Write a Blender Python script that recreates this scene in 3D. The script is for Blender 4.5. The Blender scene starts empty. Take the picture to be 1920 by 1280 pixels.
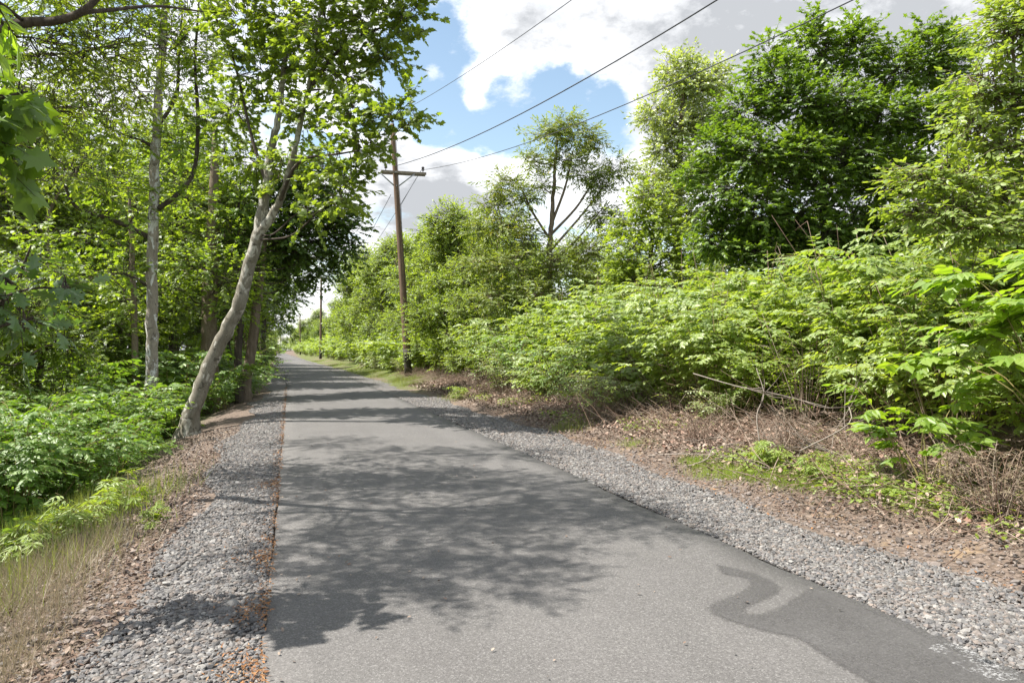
import bpy, math, numpy as np
from mathutils import Vector
PI = math.pi
sc = bpy.context.scene
COL = sc.collection
# ------------------------------------------------------------------ camera
YAW = math.radians(16.65); CAMH = 1.65; F = 1387.0; HOR = 656.0
cd = bpy.data.cameras.new('camera'); cam = bpy.data.objects.new('camera', cd); COL.objects.link(cam)
cam.location = (0, 0, CAMH); cam.rotation_euler = (PI/2, 0, -YAW)
cd.sensor_width = 36.0; cd.lens = 36.0*F/1920.0; cd.shift_y = (HOR-640.0)/1920.0
cd.clip_start = 0.05; cd.clip_end = 6000
sc.camera = cam
# ------------------------------------------------------------------ sun, sky, exposure
SUN_AZ = math.radians(-80); SUN_EL = math.radians(57)       # azimuth from +Y, negative = left
SDIR = np.array([math.sin(SUN_AZ)*math.cos(SUN_EL), math.cos(SUN_AZ)*math.cos(SUN_EL), math.sin(SUN_EL)])
sl = bpy.data.lights.new('sun', 'SUN'); sun = bpy.data.objects.new('sun', sl); COL.objects.link(sun)
sl.energy = 4.6; sl.angle = math.radians(0.53); sl.color = (1.0, 0.955, 0.88)
sun.rotation_euler = Vector(SDIR).to_track_quat('Z', 'Y').to_euler()
sc.view_settings.view_transform = 'Standard'; sc.view_settings.look = 'None'
sc.view_settings.gamma = 1.0; sc.view_settings.exposure = 1.3
sc.view_settings.use_curve_mapping = False
sc.cycles.max_bounces = 7; sc.cycles.diffuse_bounces = 4; sc.cycles.glossy_bounces = 2
sc.cycles.transmission_bounces = 4; sc.cycles.transparent_max_bounces = 4
sc.cycles.sample_clamp_indirect = 6.0

def view_dir(px, py):
    a, b = (px-960)/F, (HOR-py)/F
    v = np.array([a*math.cos(YAW)+math.sin(YAW), -a*math.sin(YAW)+math.cos(YAW), b])
    return v/np.linalg.norm(v)

def at(px, py, Z):
    """world point seen at photo pixel (px, py), Z metres along the viewing axis"""
    a, b = (px-960)/F*Z, (HOR-py)/F*Z
    return np.array([a*math.cos(YAW)+Z*math.sin(YAW), -a*math.sin(YAW)+Z*math.cos(YAW), CAMH+b])

world = bpy.data.worlds.new('World'); sc.world = world; world.use_nodes = True

class NT:
    """small node-tree writer"""
    def __init__(s, tree): s.t = tree; s.n = tree.nodes; s.l = tree.links
    def new(s, typ, ins=None, **kw):
        n = s.n.new(typ)
        for k, v in kw.items(): setattr(n, k, v)
        for k, v in (ins or {}).items(): s.put(n.inputs[k], v)
        return n
    def put(s, sock, v):
        if isinstance(v, bpy.types.NodeSocket): s.l.new(v, sock)
        elif isinstance(v, bpy.types.Node): s.l.new(v.outputs[0], sock)
        else:
            if sock.type == 'RGBA' and len(v) == 3: v = (*v, 1)
            sock.default_value = v
    def math(s, op, a, b=0.0, clamp=False):
        n = s.new('ShaderNodeMath', operation=op); n.use_clamp = clamp
        s.put(n.inputs[0], a); s.put(n.inputs[1], b); return n.outputs[0]
    def vmath(s, op, a, b=(0, 0, 0), out=0):
        n = s.new('ShaderNodeVectorMath', operation=op); s.put(n.inputs[0], a); s.put(n.inputs[1], b); return n.outputs[out]
    def mix(s, f, a, b, mode='MIX'):
        n = s.new('ShaderNodeMix', data_type='RGBA', blend_type=mode)
        s.put(n.inputs[0], f); s.put(n.inputs[6], a); s.put(n.inputs[7], b); return n.outputs[2]
    def ramp(s, f, pts):
        n = s.new('ShaderNodeValToRGB'); s.put(n.inputs[0], f); e = n.color_ramp.elements
        while len(e) < len(pts): e.new(0.5)
        for el, (p, c) in zip(e, pts):
            el.position = p; el.color = (c, c, c, 1) if isinstance(c, (int, float)) else (*c, 1)
        return n.outputs[0]
    def range(s, v, a, b, c=0.0, d=1.0, smooth=True):
        n = s.new('ShaderNodeMapRange'); n.interpolation_type = 'SMOOTHSTEP' if smooth else 'LINEAR'
        for i, x in enumerate((v, a, b, c, d)): s.put(n.inputs[i], x)
        return n.outputs[0]
    def noise(s, vec, scale, detail=4, rough=0.55, dist=0.0, out=0):
        n = s.new('ShaderNodeTexNoise'); s.put(n.inputs['Vector'], vec)
        n.inputs['Scale'].default_value = scale; n.inputs['Detail'].default_value = detail
        n.inputs['Roughness'].default_value = rough; n.inputs['Distortion'].default_value = dist
        return n.outputs[out]

def build_world():
    w = NT(world.node_tree); w.n.clear()
    sky = w.new('ShaderNodeTexSky', sky_type='NISHITA'); sky.sun_disc = False
    sky.sun_elevation = SUN_EL; sky.sun_rotation = SUN_AZ; sky.altitude = 100
    sky.air_density = 1.0; sky.dust_density = 0.8; sky.ozone_density = 1.4
    gen = w.new('ShaderNodeTexCoord').outputs['Generated']
    z = w.new('ShaderNodeSeparateXYZ', {0: gen}).outputs[2]
    zz = w.math('ADD', w.math('MAXIMUM', z, 0.0), 0.35)
    comb = w.new('ShaderNodeCombineXYZ', {0: zz, 1: zz, 2: zz})
    vec = w.vmath('DIVIDE', gen, comb)
    n1 = w.noise(vec, 3.6, 12, 0.62, 0.3)
    n2 = w.noise(vec, 13.0, 10, 0.68)
    dens = w.math('MULTIPLY', w.math('SUBTRACT', n1, 0.5), 3.6)
    dens = w.math('ADD', dens, w.math('MULTIPLY', w.math('SUBTRACT', n2, 0.5), 1.7))
    # cloud banks and blue gaps by their bearing in the sky: (px, py, inner px, outer px, weight)
    blobs = [(800, 95, 20, 120, -0.85), (735, 175, 10, 90, -0.35), (985, 190, 25, 110, -0.7), (1085, 195, 20, 100, -0.75),
             (830, 235, 15, 80, -0.75), (1150, 235, 10, 70, -0.5), (905, 250, 8, 55, -0.5), (960, 265, 8, 45, -0.5),
             (900, 310, 30, 110, 0.6), (790, 320, 30, 120, 0.6), (990, 300, 10, 60, 0.3),
             (880, 165, 8, 42, 0.6), (810, 160, 8, 45, 0.75), (900, 220, 8, 40, 0.55),
             (1010, 60, 60, 190, 0.5), (1250, 120, 60, 240, 0.35), (1600, 60, 200, 520, 0.5),
             (30, 440, 20, 110, -0.7), (490, 70, 20, 90, -0.3), (300, 300, 200, 620, 0.32), (1200, 290, 40, 130, 0.4)]
    for px, py, ri, ro, wt in blobs:
        d = view_dir(px, py)
        ca, cb = math.cos(math.atan(ro/F)), math.cos(math.atan(ri/F))
        dot = w.vmath('DOT_PRODUCT', gen, tuple(d), out=1)
        m = w.range(dot, ca, cb, 0, wt*(0.9 if wt > 0 else 1.25))
        dens = w.math('ADD', dens, m)
    dens = w.math('ADD', dens, 0.28)
    cover = w.range(dens, -0.16, 0.62)
    # shading inside the cloud: thick parts and bases greyer
    n3 = w.noise(w.vmath('ADD', vec, (0.02, 0.05, -0.06)), 4.5, 7, 0.6)
    shade = w.range(w.math('ADD', w.math('MULTIPLY', dens, 0.4), w.math('MULTIPLY', n3, 2.2)), 1.0, 2.1)
    for px, py, ri, ro, wt in [(1640, 60, 120, 480, 0.42), (860, 388, 15, 75, 0.45), (760, 388, 15, 80, 0.45), (960, 385, 10, 60, 0.3), (1300, 60, 60, 260, 0.2),
                               (880, 285, 15, 60, -0.5), (960, 300, 10, 45, -0.4)]:
        d = view_dir(px, py)
        dot = w.vmath('DOT_PRODUCT', gen, tuple(d), out=1)
        shade = w.math('ADD', shade, w.range(dot, math.cos(math.atan(ro/F)), math.cos(math.atan(ri/F)), 0, wt))
    shade = w.math('ADD', shade, w.math('MULTIPLY', w.math('SUBTRACT', n2, 0.5), 0.9))
    shade = w.math('MINIMUM', w.math('MAXIMUM', shade, 0.0), 1.0)
    ccol = w.mix(shade, (6.1, 6.15, 6.25), (2.6, 2.7, 2.85))
    blue = w.mix(1.0, sky.outputs[0], (1.15, 1.08, 0.92), 'MULTIPLY')
    out = w.mix(cover, blue, ccol)
    bg = w.new('ShaderNodeBackground', {0: out, 1: 0.1})
    w.new('ShaderNodeOutputWorld', {0: bg.outputs[0]})
build_world()

# ------------------------------------------------------------------ helpers: materials
def mat(name):
    m = bpy.data.materials.new(name); m.use_nodes = True
    t = NT(m.node_tree); t.n.clear(); return m, t

def finish(t, bsdf, disp=None):
    o = t.new('ShaderNodeOutputMaterial', {0: bsdf})

def leaf_mat(name, dark, light, tip=None, trans=0.53, gloss=0.06, rough=0.48, tgain=(1.75, 1.65, 0.6)):
    m, t = mat(name)
    rnd = t.new('ShaderNodeNewGeometry').outputs['Random Per Island']
    obj = t.new('ShaderNodeTexCoord').outputs['Object']
    big = t.noise(obj, 0.55, 2)
    own = t.new('ShaderNodeObjectInfo').outputs['Random']
    f = t.math('ADD', t.math('MULTIPLY', rnd, 0.5), t.math('MULTIPLY', t.range(big, 0.3, 0.7), 0.28))
    f = t.math('ADD', f, t.math('MULTIPLY', own, 0.22))
    pts = [(0.0, dark), (0.85, light)]
    if tip: pts = [(0.0, dark), (0.75, light), (0.93, tip)]
    c = t.ramp(f, pts)
    d = t.new('ShaderNodeBsdfDiffuse', {0: c})
    tc = t.mix(1.0, c, tgain, 'MULTIPLY')
    tr = t.new('ShaderNodeBsdfTranslucent', {0: tc})
    mx = t.new('ShaderNodeMixShader', {0: trans, 1: d.outputs[0], 2: tr.outputs[0]})
    g = t.new('ShaderNodeBsdfGlossy', {'Color': (1, 1, 1), 'Roughness': rough})
    fac = t.math('POWER', t.new('ShaderNodeLayerWeight', {0: 0.5}).outputs['Facing'], 4.0)
    fac = t.math('ADD', t.math('MULTIPLY', fac, 0.22), 0.015+gloss*0.3)
    mm = t.new('ShaderNodeMixShader', {0: fac, 1: mx.outputs[0], 2: g.outputs[0]})
    finish(t, mm.outputs[0]); return m

def bark_mat(name, a, b, c=None, scale=6.0, stretch=0.3, bump=0.6, plates=False):
    m, t = mat(name)
    obj = t.new('ShaderNodeTexCoord').outputs['Object']
    v = t.vmath('MULTIPLY', obj, (1, 1, stretch))
    n = t.noise(v, scale, 6, 0.65, 0.4)
    col = t.mix(t.range(n, 0.36, 0.66), a, b)
    if c:
        n2 = t.noise(t.vmath('MULTIPLY', obj, (1, 1, 0.55)), scale*0.8, 5, 0.6, 0.8)
        col = t.mix(t.range(n2, 0.52, 0.57), col, c)
        n4 = t.noise(t.vmath('ADD', obj, (7, 3, 1)), scale*1.3, 4, 0.6, 0.6)
        col = t.mix(t.range(n4, 0.60, 0.64), col, tuple(x*0.55 for x in a))
    fine = t.noise(t.vmath('MULTIPLY', obj, (1, 1, 0.25)), scale*6, 4, 0.7)
    col = t.mix(t.range(fine, 0.35, 0.75, 0.0, 0.5), col, tuple(x*0.45 for x in a))
    bp = t.new('ShaderNodeBump', {'Strength': bump, 'Distance': 0.02, 'Height': t.math('ADD', fine, n)})
    p = t.new('ShaderNodeBsdfPrincipled', {'Base Color': col, 'Roughness': 0.9, 'Normal': bp.outputs[0]})
    p.inputs['Specular IOR Level'].default_value = 0.15
    finish(t, p.outputs[0]); return m

def island_mat(name, cols, rough=0.85, spec=0.2):
    m, t = mat(name)
    rnd = t.new('ShaderNodeNewGeometry').outputs['Random Per Island']
    k = len(cols)
    c = t.ramp(rnd, [((i+0.0)/max(1, k-1), col) for i, col in enumerate(cols)])
    obj = t.new('ShaderNodeTexCoord').outputs['Object']
    n = t.noise(obj, 45, 3)
    c = t.mix(t.range(n, 0.3, 0.7, 0, 0.35), c, (0.05, 0.045, 0.04))
    p = t.new('ShaderNodeBsdfPrincipled', {'Base Color': c, 'Roughness': rough})
    p.inputs['Specular IOR Level'].default_value = spec
    finish(t, p.outputs[0]); return m

M = {}
M['sycamore_leaf'] = leaf_mat('sycamore_leaf', (0.085, 0.15, 0.02), (0.20, 0.27, 0.04), trans=0.58)
M['maple_leaf'] = leaf_mat('maple_leaf', (0.07, 0.14, 0.018), (0.16, 0.255, 0.03), trans=0.46)
M['shaded_maple_leaf'] = leaf_mat('shaded_maple_leaf', (0.05, 0.10, 0.016), (0.115, 0.19, 0.028), trans=0.41)  # maple green darkened: the crown's shade side is put into the colour
M['oak_leaf'] = leaf_mat('oak_leaf', (0.07, 0.125, 0.02), (0.17, 0.225, 0.035), trans=0.50)
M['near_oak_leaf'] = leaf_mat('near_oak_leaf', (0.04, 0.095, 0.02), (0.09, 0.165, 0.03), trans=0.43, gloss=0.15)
M['wood_leaf'] = leaf_mat('wood_leaf', (0.095, 0.175, 0.02), (0.235, 0.32, 0.04), trans=0.58)
M['locust_leaf'] = leaf_mat('locust_leaf', (0.135, 0.215, 0.03), (0.25, 0.33, 0.055), trans=0.56)
M['cottonwood_leaf'] = leaf_mat('cottonwood_leaf', (0.17, 0.24, 0.075), (0.31, 0.38, 0.13), trans=0.55, gloss=0.2)
M['ailanthus_leaf'] = leaf_mat('ailanthus_leaf', (0.10, 0.165, 0.03), (0.22, 0.275, 0.052), tip=(0.34, 0.17, 0.05), trans=0.48)
M['sumac_leaf'] = leaf_mat('sumac_leaf', (0.125, 0.21, 0.035), (0.24, 0.315, 0.06), trans=0.50, gloss=0.12, rough=0.5)
M['knotweed_leaf'] = leaf_mat('knotweed_leaf', (0.125, 0.215, 0.034), (0.30, 0.385, 0.075), trans=0.53, gloss=0.12)
M['lime_leaf'] = leaf_mat('lime_leaf', (0.14, 0.255, 0.022), (0.29, 0.40, 0.05), trans=0.58)
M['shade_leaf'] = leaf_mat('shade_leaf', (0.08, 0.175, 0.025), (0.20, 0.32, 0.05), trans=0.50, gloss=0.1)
M['weed_leaf'] = leaf_mat('weed_leaf', (0.14, 0.22, 0.03), (0.28, 0.36, 0.07), trans=0.48)
M['grass'] = leaf_mat('grass', (0.07, 0.12, 0.022), (0.20, 0.23, 0.065), trans=0.48)
M['dry_grass'] = leaf_mat('dry_grass', (0.15, 0.118, 0.072), (0.33, 0.27, 0.165), trans=0.38, tgain=(1, 1, 1))
M['dry_twig'] = island_mat('dry_twig', [(0.12, 0.075, 0.055), (0.24, 0.165, 0.125), (0.36, 0.295, 0.235), (0.20, 0.115, 0.075), (0.30, 0.24, 0.19)])
M['grey_twig'] = island_mat('grey_twig', [(0.14, 0.115, 0.095), (0.23, 0.19, 0.16), (0.28, 0.24, 0.205), (0.18, 0.12, 0.085)])
M['dead_leaf'] = island_mat('dead_leaf', [(0.13, 0.085, 0.062), (0.22, 0.16, 0.125), (0.36, 0.295, 0.24), (0.10, 0.068, 0.05), (0.26, 0.185, 0.145)])
M['pale_dead_leaf'] = island_mat('pale_dead_leaf', [(0.22, 0.125, 0.09), (0.37, 0.25, 0.195), (0.50, 0.38, 0.31), (0.27, 0.17, 0.125), (0.40, 0.30, 0.24)])
M['dark_litter'] = island_mat('dark_litter', [(0.07, 0.045, 0.035), (0.15, 0.095, 0.07), (0.23, 0.16, 0.115), (0.10, 0.06, 0.042), (0.30, 0.22, 0.16)])
M['rust_litter'] = island_mat('rust_litter', [(0.27, 0.12, 0.045), (0.36, 0.18, 0.075), (0.20, 0.09, 0.04), (0.40, 0.25, 0.13)])
M['stone'] = island_mat('stone', [(0.071, 0.069, 0.069), (0.147, 0.143, 0.141), (0.200, 0.190, 0.181), (0.095, 0.095, 0.100), (0.224, 0.186, 0.161), (0.133, 0.130, 0.133), (0.295, 0.281, 0.262), (0.090, 0.083, 0.078), (0.172, 0.147, 0.129)], 0.8, 0.3)
M['dirt_stone'] = island_mat('dirt_stone', [(0.124, 0.105, 0.095), (0.209, 0.172, 0.152), (0.181, 0.166, 0.157), (0.285, 0.238, 0.209), (0.143, 0.119, 0.109)], 0.85, 0.2)
M['sycamore_bark'] = bark_mat('sycamore_bark', (0.17, 0.152, 0.12), (0.255, 0.235, 0.195), (0.44, 0.42, 0.37), 6.0, 0.5, 0.6)
M['white_bark'] = bark_mat('white_bark', (0.26, 0.225, 0.185), (0.36, 0.32, 0.27), (0.66, 0.66, 0.64), 6.0, 0.35, 0.4)
M['brown_bark'] = bark_mat('brown_bark', (0.15, 0.115, 0.085), (0.25, 0.20, 0.155), None, 9.0, 0.2, 0.9)
M['dark_bark'] = bark_mat('dark_bark', (0.06, 0.048, 0.04), (0.12, 0.098, 0.08), None, 9.0, 0.2, 0.8)
M['stem'] = bark_mat('stem', (0.16, 0.15, 0.06), (0.26, 0.20, 0.09), None, 12.0, 0.2, 0.2)
M['pole_wood'] = bark_mat('pole_wood', (0.13, 0.086, 0.06), (0.225, 0.16, 0.115), None, 14.0, 0.04, 0.3)
M['weathered_wood'] = bark_mat('weathered_wood', (0.20, 0.16, 0.12), (0.32, 0.27, 0.21), None, 16.0, 0.3, 0.3)

def plain_mat(name, c, rough=0.6, metal=0.0):
    m, t = mat(name)
    obj = t.new('ShaderNodeTexCoord').outputs['Object']
    n = t.noise(obj, 20, 3)
    col = t.mix(t.range(n, 0.3, 0.7, 0, 0.3), c, tuple(x*0.6 for x in c))
    p = t.new('ShaderNodeBsdfPrincipled', {'Base Color': col, 'Roughness': rough, 'Metallic': metal})
    finish(t, p.outputs[0]); return m
M['wire'] = plain_mat('wire', (0.035, 0.035, 0.045), 0.5)
M['insulator'] = plain_mat('insulator', (0.05, 0.03, 0.025), 0.3)
M['galvanised'] = plain_mat('galvanised', (0.35, 0.36, 0.37), 0.45, 0.8)
M['tar'] = plain_mat('tar', (0.035, 0.028, 0.022), 0.8)
M['skin'] = plain_mat('skin', (0.45, 0.28, 0.2), 0.6)
M['dark_cloth'] = plain_mat('dark_cloth', (0.02, 0.025, 0.06), 0.9)
M['blue_cloth'] = plain_mat('blue_cloth', (0.16, 0.16, 0.26), 0.9)
M['hair'] = plain_mat('hair', (0.03, 0.02, 0.015), 0.8)

def ground_material():
    m, t = mat('soil')
    pos = t.new('ShaderNodeNewGeometry').outputs['Position']
    x = t.new('ShaderNodeSeparateXYZ', {0: pos}).outputs[0]
    wob = t.math('MULTIPLY', t.math('SUBTRACT', t.noise(pos, 0.7, 4), 0.5), 1.6)
    xw = t.math('ADD', x, wob)
    n1 = t.noise(pos, 2.2, 6, 0.65); n2 = t.noise(pos, 22, 6, 0.7); n3 = t.noise(pos, 0.35, 3)
    litter = t.ramp(n2, [(0.3, (0.05, 0.041, 0.034)), (0.5, (0.14, 0.108, 0.088)), (0.7, (0.26, 0.207, 0.172))])
    sand = t.ramp(n2, [(0.3, (0.15, 0.105, 0.068)), (0.7, (0.29, 0.215, 0.145))])
    green = t.ramp(n2, [(0.3, (0.03, 0.04, 0.012)), (0.7, (0.10, 0.15, 0.03))])
    dark = t.ramp(n2, [(0.3, (0.03, 0.024, 0.016)), (0.7, (0.09, 0.075, 0.045))])
    right = t.mix(t.range(n1, 0.56, 0.66), litter, sand)
    right = t.mix(t.range(xw, 5.6, 6.4), right, litter)
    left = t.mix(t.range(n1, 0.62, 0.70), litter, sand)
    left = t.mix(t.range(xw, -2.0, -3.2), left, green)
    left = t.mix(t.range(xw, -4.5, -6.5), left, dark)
    yv = t.new('ShaderNodeSeparateXYZ', {0: pos}).outputs[1]
    fg = t.math('MULTIPLY', t.range(yv, 22, 40), t.range(n3, 0.38, 0.5))
    right = t.mix(t.math('MULTIPLY', fg, 0.85), right, t.mix(0.5, green, (0.13, 0.17, 0.04)))
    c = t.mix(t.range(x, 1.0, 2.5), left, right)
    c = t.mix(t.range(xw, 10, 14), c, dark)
    # beyond the trees: rough meadow
    far = t.math('ABSOLUTE', x)
    c = t.mix(t.range(far, 45, 70), c, green)
    bp = t.new('ShaderNodeBump', {'Strength': 0.7, 'Distance': 0.03, 'Height': n2})
    p = t.new('ShaderNodeBsdfPrincipled', {'Base Color': c, 'Roughness': 0.95, 'Normal': bp.outputs[0]})
    p.inputs['Specular IOR Level'].default_value = 0.1
    finish(t, p.outputs[0]); return m
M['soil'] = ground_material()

def gravel_material():
    m, t = mat('crushed_stone')
    pos = t.new('ShaderNodeNewGeometry').outputs['Position']
    v = t.new('ShaderNodeTexVoronoi', {'Vector': pos, 'Scale': 24.0}); v.inputs['Randomness'].default_value = 1.0
    rn = t.new('ShaderNodeSeparateColor', {0: v.outputs['Color']}).outputs[0]
    c = t.ramp(rn, [(0.0, (0.085, 0.085, 0.09)), (0.45, (0.165, 0.165, 0.172)), (0.75, (0.21, 0.205, 0.20)), (1.0, (0.32, 0.29, 0.27))])
    edge = t.range(v.outputs['Distance'], 0.30, 0.55, 0, 0.85)
    c = t.mix(edge, c, (0.07, 0.062, 0.055))
    big = t.noise(pos, 1.3, 4)
    c = t.mix(t.range(big, 0.55, 0.75, 0, 0.5), c, (0.26, 0.17, 0.10))
    h = t.math('SUBTRACT', 1.0, v.outputs['Distance'])
    bp = t.new('ShaderNodeBump', {'Strength': 1.0, 'Distance': 0.025, 'Height': h})
    p = t.new('ShaderNodeBsdfPrincipled', {'Base Color': c, 'Roughness': 0.85, 'Normal': bp.outputs[0]})
    finish(t, p.outputs[0]); return m
M['crushed_stone'] = gravel_material()

def asphalt_material(name, base, speck, light, worn=False):
    m, t = mat(name)
    pos = t.new('ShaderNodeNewGeometry').outputs['Position']
    v = t.new('ShaderNodeTexVoronoi', {'Vector': pos, 'Scale': 130.0})
    rn = t.new('ShaderNodeSeparateColor', {0: v.outputs['Color']}).outputs[0]
    n = t.noise(pos, 0.8, 5, 0.6); n2 = t.noise(pos, 60, 4, 0.7)
    streak = t.noise(t.vmath('MULTIPLY', pos, (1.6, 0.12, 1)), 1.0, 4, 0.6)
    c = t.mix(t.range(n, 0.35, 0.65), base, tuple(x*1.14 for x in base))
    c = t.mix(t.range(streak, 0.42, 0.66, 0, 0.4), c, tuple(x*0.8 for x in base))
    c = t.mix(t.range(n2, 0.35, 0.7, 0, 0.55), c, tuple(x*0.52 for x in base))
    c = t.mix(t.range(rn, 0.80, 0.97, 0, speck), c, light)
    c = t.mix(t.range(rn, 0.16, 0.03, 0, 0.5), c, tuple(x*0.4 for x in base))
    h = t.math('ADD', t.math('MULTIPLY', v.outputs['Distance'], 0.6), n2)
    bp = t.new('ShaderNodeBump', {'Strength': 0.55, 'Distance': 0.006, 'Height': h})
    p = t.new('ShaderNodeBsdfPrincipled', {'Base Color': c, 'Roughness': 0.8, 'Normal': bp.outputs[0]})
    p.inputs['Specular IOR Level'].default_value = 0.3
    if worn:
        at_ = t.new('ShaderNodeAttribute'); at_.attribute_name = 'wear'
        wn = t.math('ADD', at_.outputs['Fac'], t.math('MULTIPLY', t.math('SUBTRACT', n2, 0.5), 0.9))
        t.put(p.inputs['Alpha'], t.math('MULTIPLY', t.range(wn, 0.25, 0.8, 0, 0.92), t.range(n, 0.25, 0.6, 0.7, 1.0)))
    finish(t, p.outputs[0]); return m
M['asphalt'] = asphalt_material('asphalt', (0.117, 0.111, 0.107), 0.5, (0.245, 0.237, 0.228))
M['asphalt_patch'] = asphalt_material('asphalt_patch', (0.094, 0.09, 0.088), 0.35, (0.18, 0.175, 0.17), True)

def chalk_material():
    m, t = mat('faded_white_paint')
    pos = t.new('ShaderNodeNewGeometry').outputs['Position']
    n = t.noise(pos, 55, 6, 0.75); n2 = t.noise(pos, 9, 4)
    f = t.math('MULTIPLY', t.range(n, 0.48, 0.60), t.range(n2, 0.36, 0.56))
    p = t.new('ShaderNodeBsdfPrincipled', {'Base Color': (0.6, 0.6, 0.6), 'Roughness': 0.8, 'Alpha': t.math('MULTIPLY', f, 0.4)})
    finish(t, p.outputs[0]); return m
M['chalk'] = chalk_material()

# ------------------------------------------------------------------ helpers: meshes
class MB:
    """collects geometry as arrays and links it as ONE mesh object"""
    def __init__(s): s.v = []; s.l = []; s.c = []; s.n = 0; s.sm = []
    def add(s, verts, loops, counts, smooth=False):
        verts = np.asarray(verts, float).reshape(-1, 3)
        s.v.append(verts); s.l.append(np.asarray(loops, np.int64).ravel()+s.n); c = np.asarray(counts, np.int64).ravel()
        s.c.append(c); s.sm.append(np.full(len(c), smooth)); s.n += len(verts)
    def scatter(s, tmpl, P, Fw, N, S, smooth=False):
        """a copy of a leaf template at each point P with forward Fw, normal N, size S"""
        tv, tl, tc = tmpl
        P = np.asarray(P, float); k = len(P)
        if k == 0: return
        Fw = Fw/(np.linalg.norm(Fw, axis=1, keepdims=True)+1e-9)
        Sd = np.cross(N, Fw); Sd /= (np.linalg.norm(Sd, axis=1, keepdims=True)+1e-9)
        Nn = np.cross(Fw, Sd)
        S = np.broadcast_to(np.asarray(S, float), (k,))
        vv = (tv[None, :, 0:1]*Fw[:, None]+tv[None, :, 1:2]*Sd[:, None]+tv[None, :, 2:3]*Nn[:, None])*S[:, None, None]+P[:, None]
        off = (np.arange(k)*len(tv))[:, None]
        s.add(vv, tl[None]+off, np.tile(tc, k), smooth)
    def tube(s, path, radii, sides=8, cap=True, wob=0.0, rng=None):
        path = np.asarray(path, float); m = len(path); radii = np.broadcast_to(np.asarray(radii, float), (m,))
        T = np.gradient(path, axis=0); T /= (np.linalg.norm(T, axis=1, keepdims=True)+1e-9)
        ref = np.array([0, 0, 1.0]) if abs(T[0, 2]) < 0.8 else np.array([1.0, 0, 0])
        U = np.cross(ref, T); U /= np.linalg.norm(U, axis=1, keepdims=True)+1e-9; V = np.cross(T, U)
        a = np.arange(sides)/sides*2*PI
        R = radii[:, None]*np.ones(sides)
        if wob and rng is not None: R = R*(1+rng.uniform(-wob, wob, (m, sides)))
        vv = path[:, None]+R[..., None]*(np.cos(a)[None, :, None]*U[:, None]+np.sin(a)[None, :, None]*V[:, None])
        i = np.arange(m-1)[:, None]*sides; j = np.arange(sides)[None]; j2 = (j+1) % sides
        q = np.stack([i+j, i+j2, i+sides+j2, i+sides+j], -1).reshape(-1, 4)
        l = q.ravel(); c = np.full(len(q), 4)
        if cap:
            l = np.concatenate([l, np.arange(sides)[::-1], (m-1)*sides+np.arange(sides)]); c = np.concatenate([c, [sides, sides]])
        s.add(vv.reshape(-1, 3), l, c, True)
    def twigs(s, A, B, C, r0, r1):
        """three-point three-sided tubes, all at once"""
        A, B, C = (np.asarray(x, float) for x in (A, B, C)); k = len(A)
        if k == 0: return
        D = C-A; D /= (np.linalg.norm(D, axis=1, keepdims=True)+1e-9)
        U = np.cross(D, np.array([0.31, 0.17, 0.93])); U /= (np.linalg.norm(U, axis=1, keepdims=True)+1e-9); V = np.cross(D, U)
        r0 = np.broadcast_to(np.asarray(r0, float), (k,)); r1 = np.broadcast_to(np.asarray(r1, float), (k,))
        a = np.arange(3)/3*2*PI
        ring = np.cos(a)[None, :, None]*U[:, None]+np.sin(a)[None, :, None]*V[:, None]
        vv = np.concatenate([A[:, None]+ring*r0[:, None, None], B[:, None]+ring*((r0+r1)/2)[:, None, None], C[:, None]+ring*r1[:, None, None]], 1)
        q = np.array([[b*3+j, b*3+(j+1) % 3, b*3+3+(j+1) % 3, b*3+3+j] for b in (0, 1) for j in range(3)])
        off = (np.arange(k)*9)[:, None]
        s.add(vv, q.ravel()[None]+off, np.full(k*6, 4), True)
    def box(s, c, size, rot=None):
        v = np.array([[x, y, z] for x in (-.5, .5) for y in (-.5, .5) for z in (-.5, .5)])*np.array(size)
        if rot is not None: v = v@np.asarray(rot).T
        f = [[0, 1, 3, 2], [4, 6, 7, 5], [0, 4, 5, 1], [2, 3, 7, 6], [0, 2, 6, 4], [1, 5, 7, 3]]
        s.add(v+np.asarray(c), np.array(f).ravel(), [4]*6)
    def lathe(s, prof, origin, sides=10):
        prof = np.asarray(prof, float); s.tube(np.c_[np.zeros(len(prof)), np.zeros(len(prof)), prof[:, 1]]+np.asarray(origin), prof[:, 0], sides)
    def mesh(s, name):
        me = bpy.data.meshes.new(name)
        v = np.concatenate(s.v); l = np.concatenate(s.l); c = np.concatenate(s.c)
        me.vertices.add(len(v)); me.vertices.foreach_set('co', v.astype(np.float32).ravel())
        me.loops.add(len(l)); me.loops.foreach_set('vertex_index', l.astype(np.int32))
        me.polygons.add(len(c)); me.polygons.foreach_set('loop_start', (np.cumsum(c)-c).astype(np.int32))
        try: me.polygons.foreach_set('loop_total', c.astype(np.int32))
        except Exception: pass
        me.polygons.foreach_set('use_smooth', np.concatenate(s.sm))
        me.update(calc_edges=True); me.validate(); return me
    def build(s, name, material, parent=None, origin=None):
        if origin is not None: s.v = [x-np.asarray(origin) for x in s.v]
        o = bpy.data.objects.new(name, s.mesh(name)); o.data.materials.append(M[material] if isinstance(material, str) else material)
        COL.objects.link(o)
        if parent is not None: o.parent = parent
        elif origin is not None: o.location = origin
        return o

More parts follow.
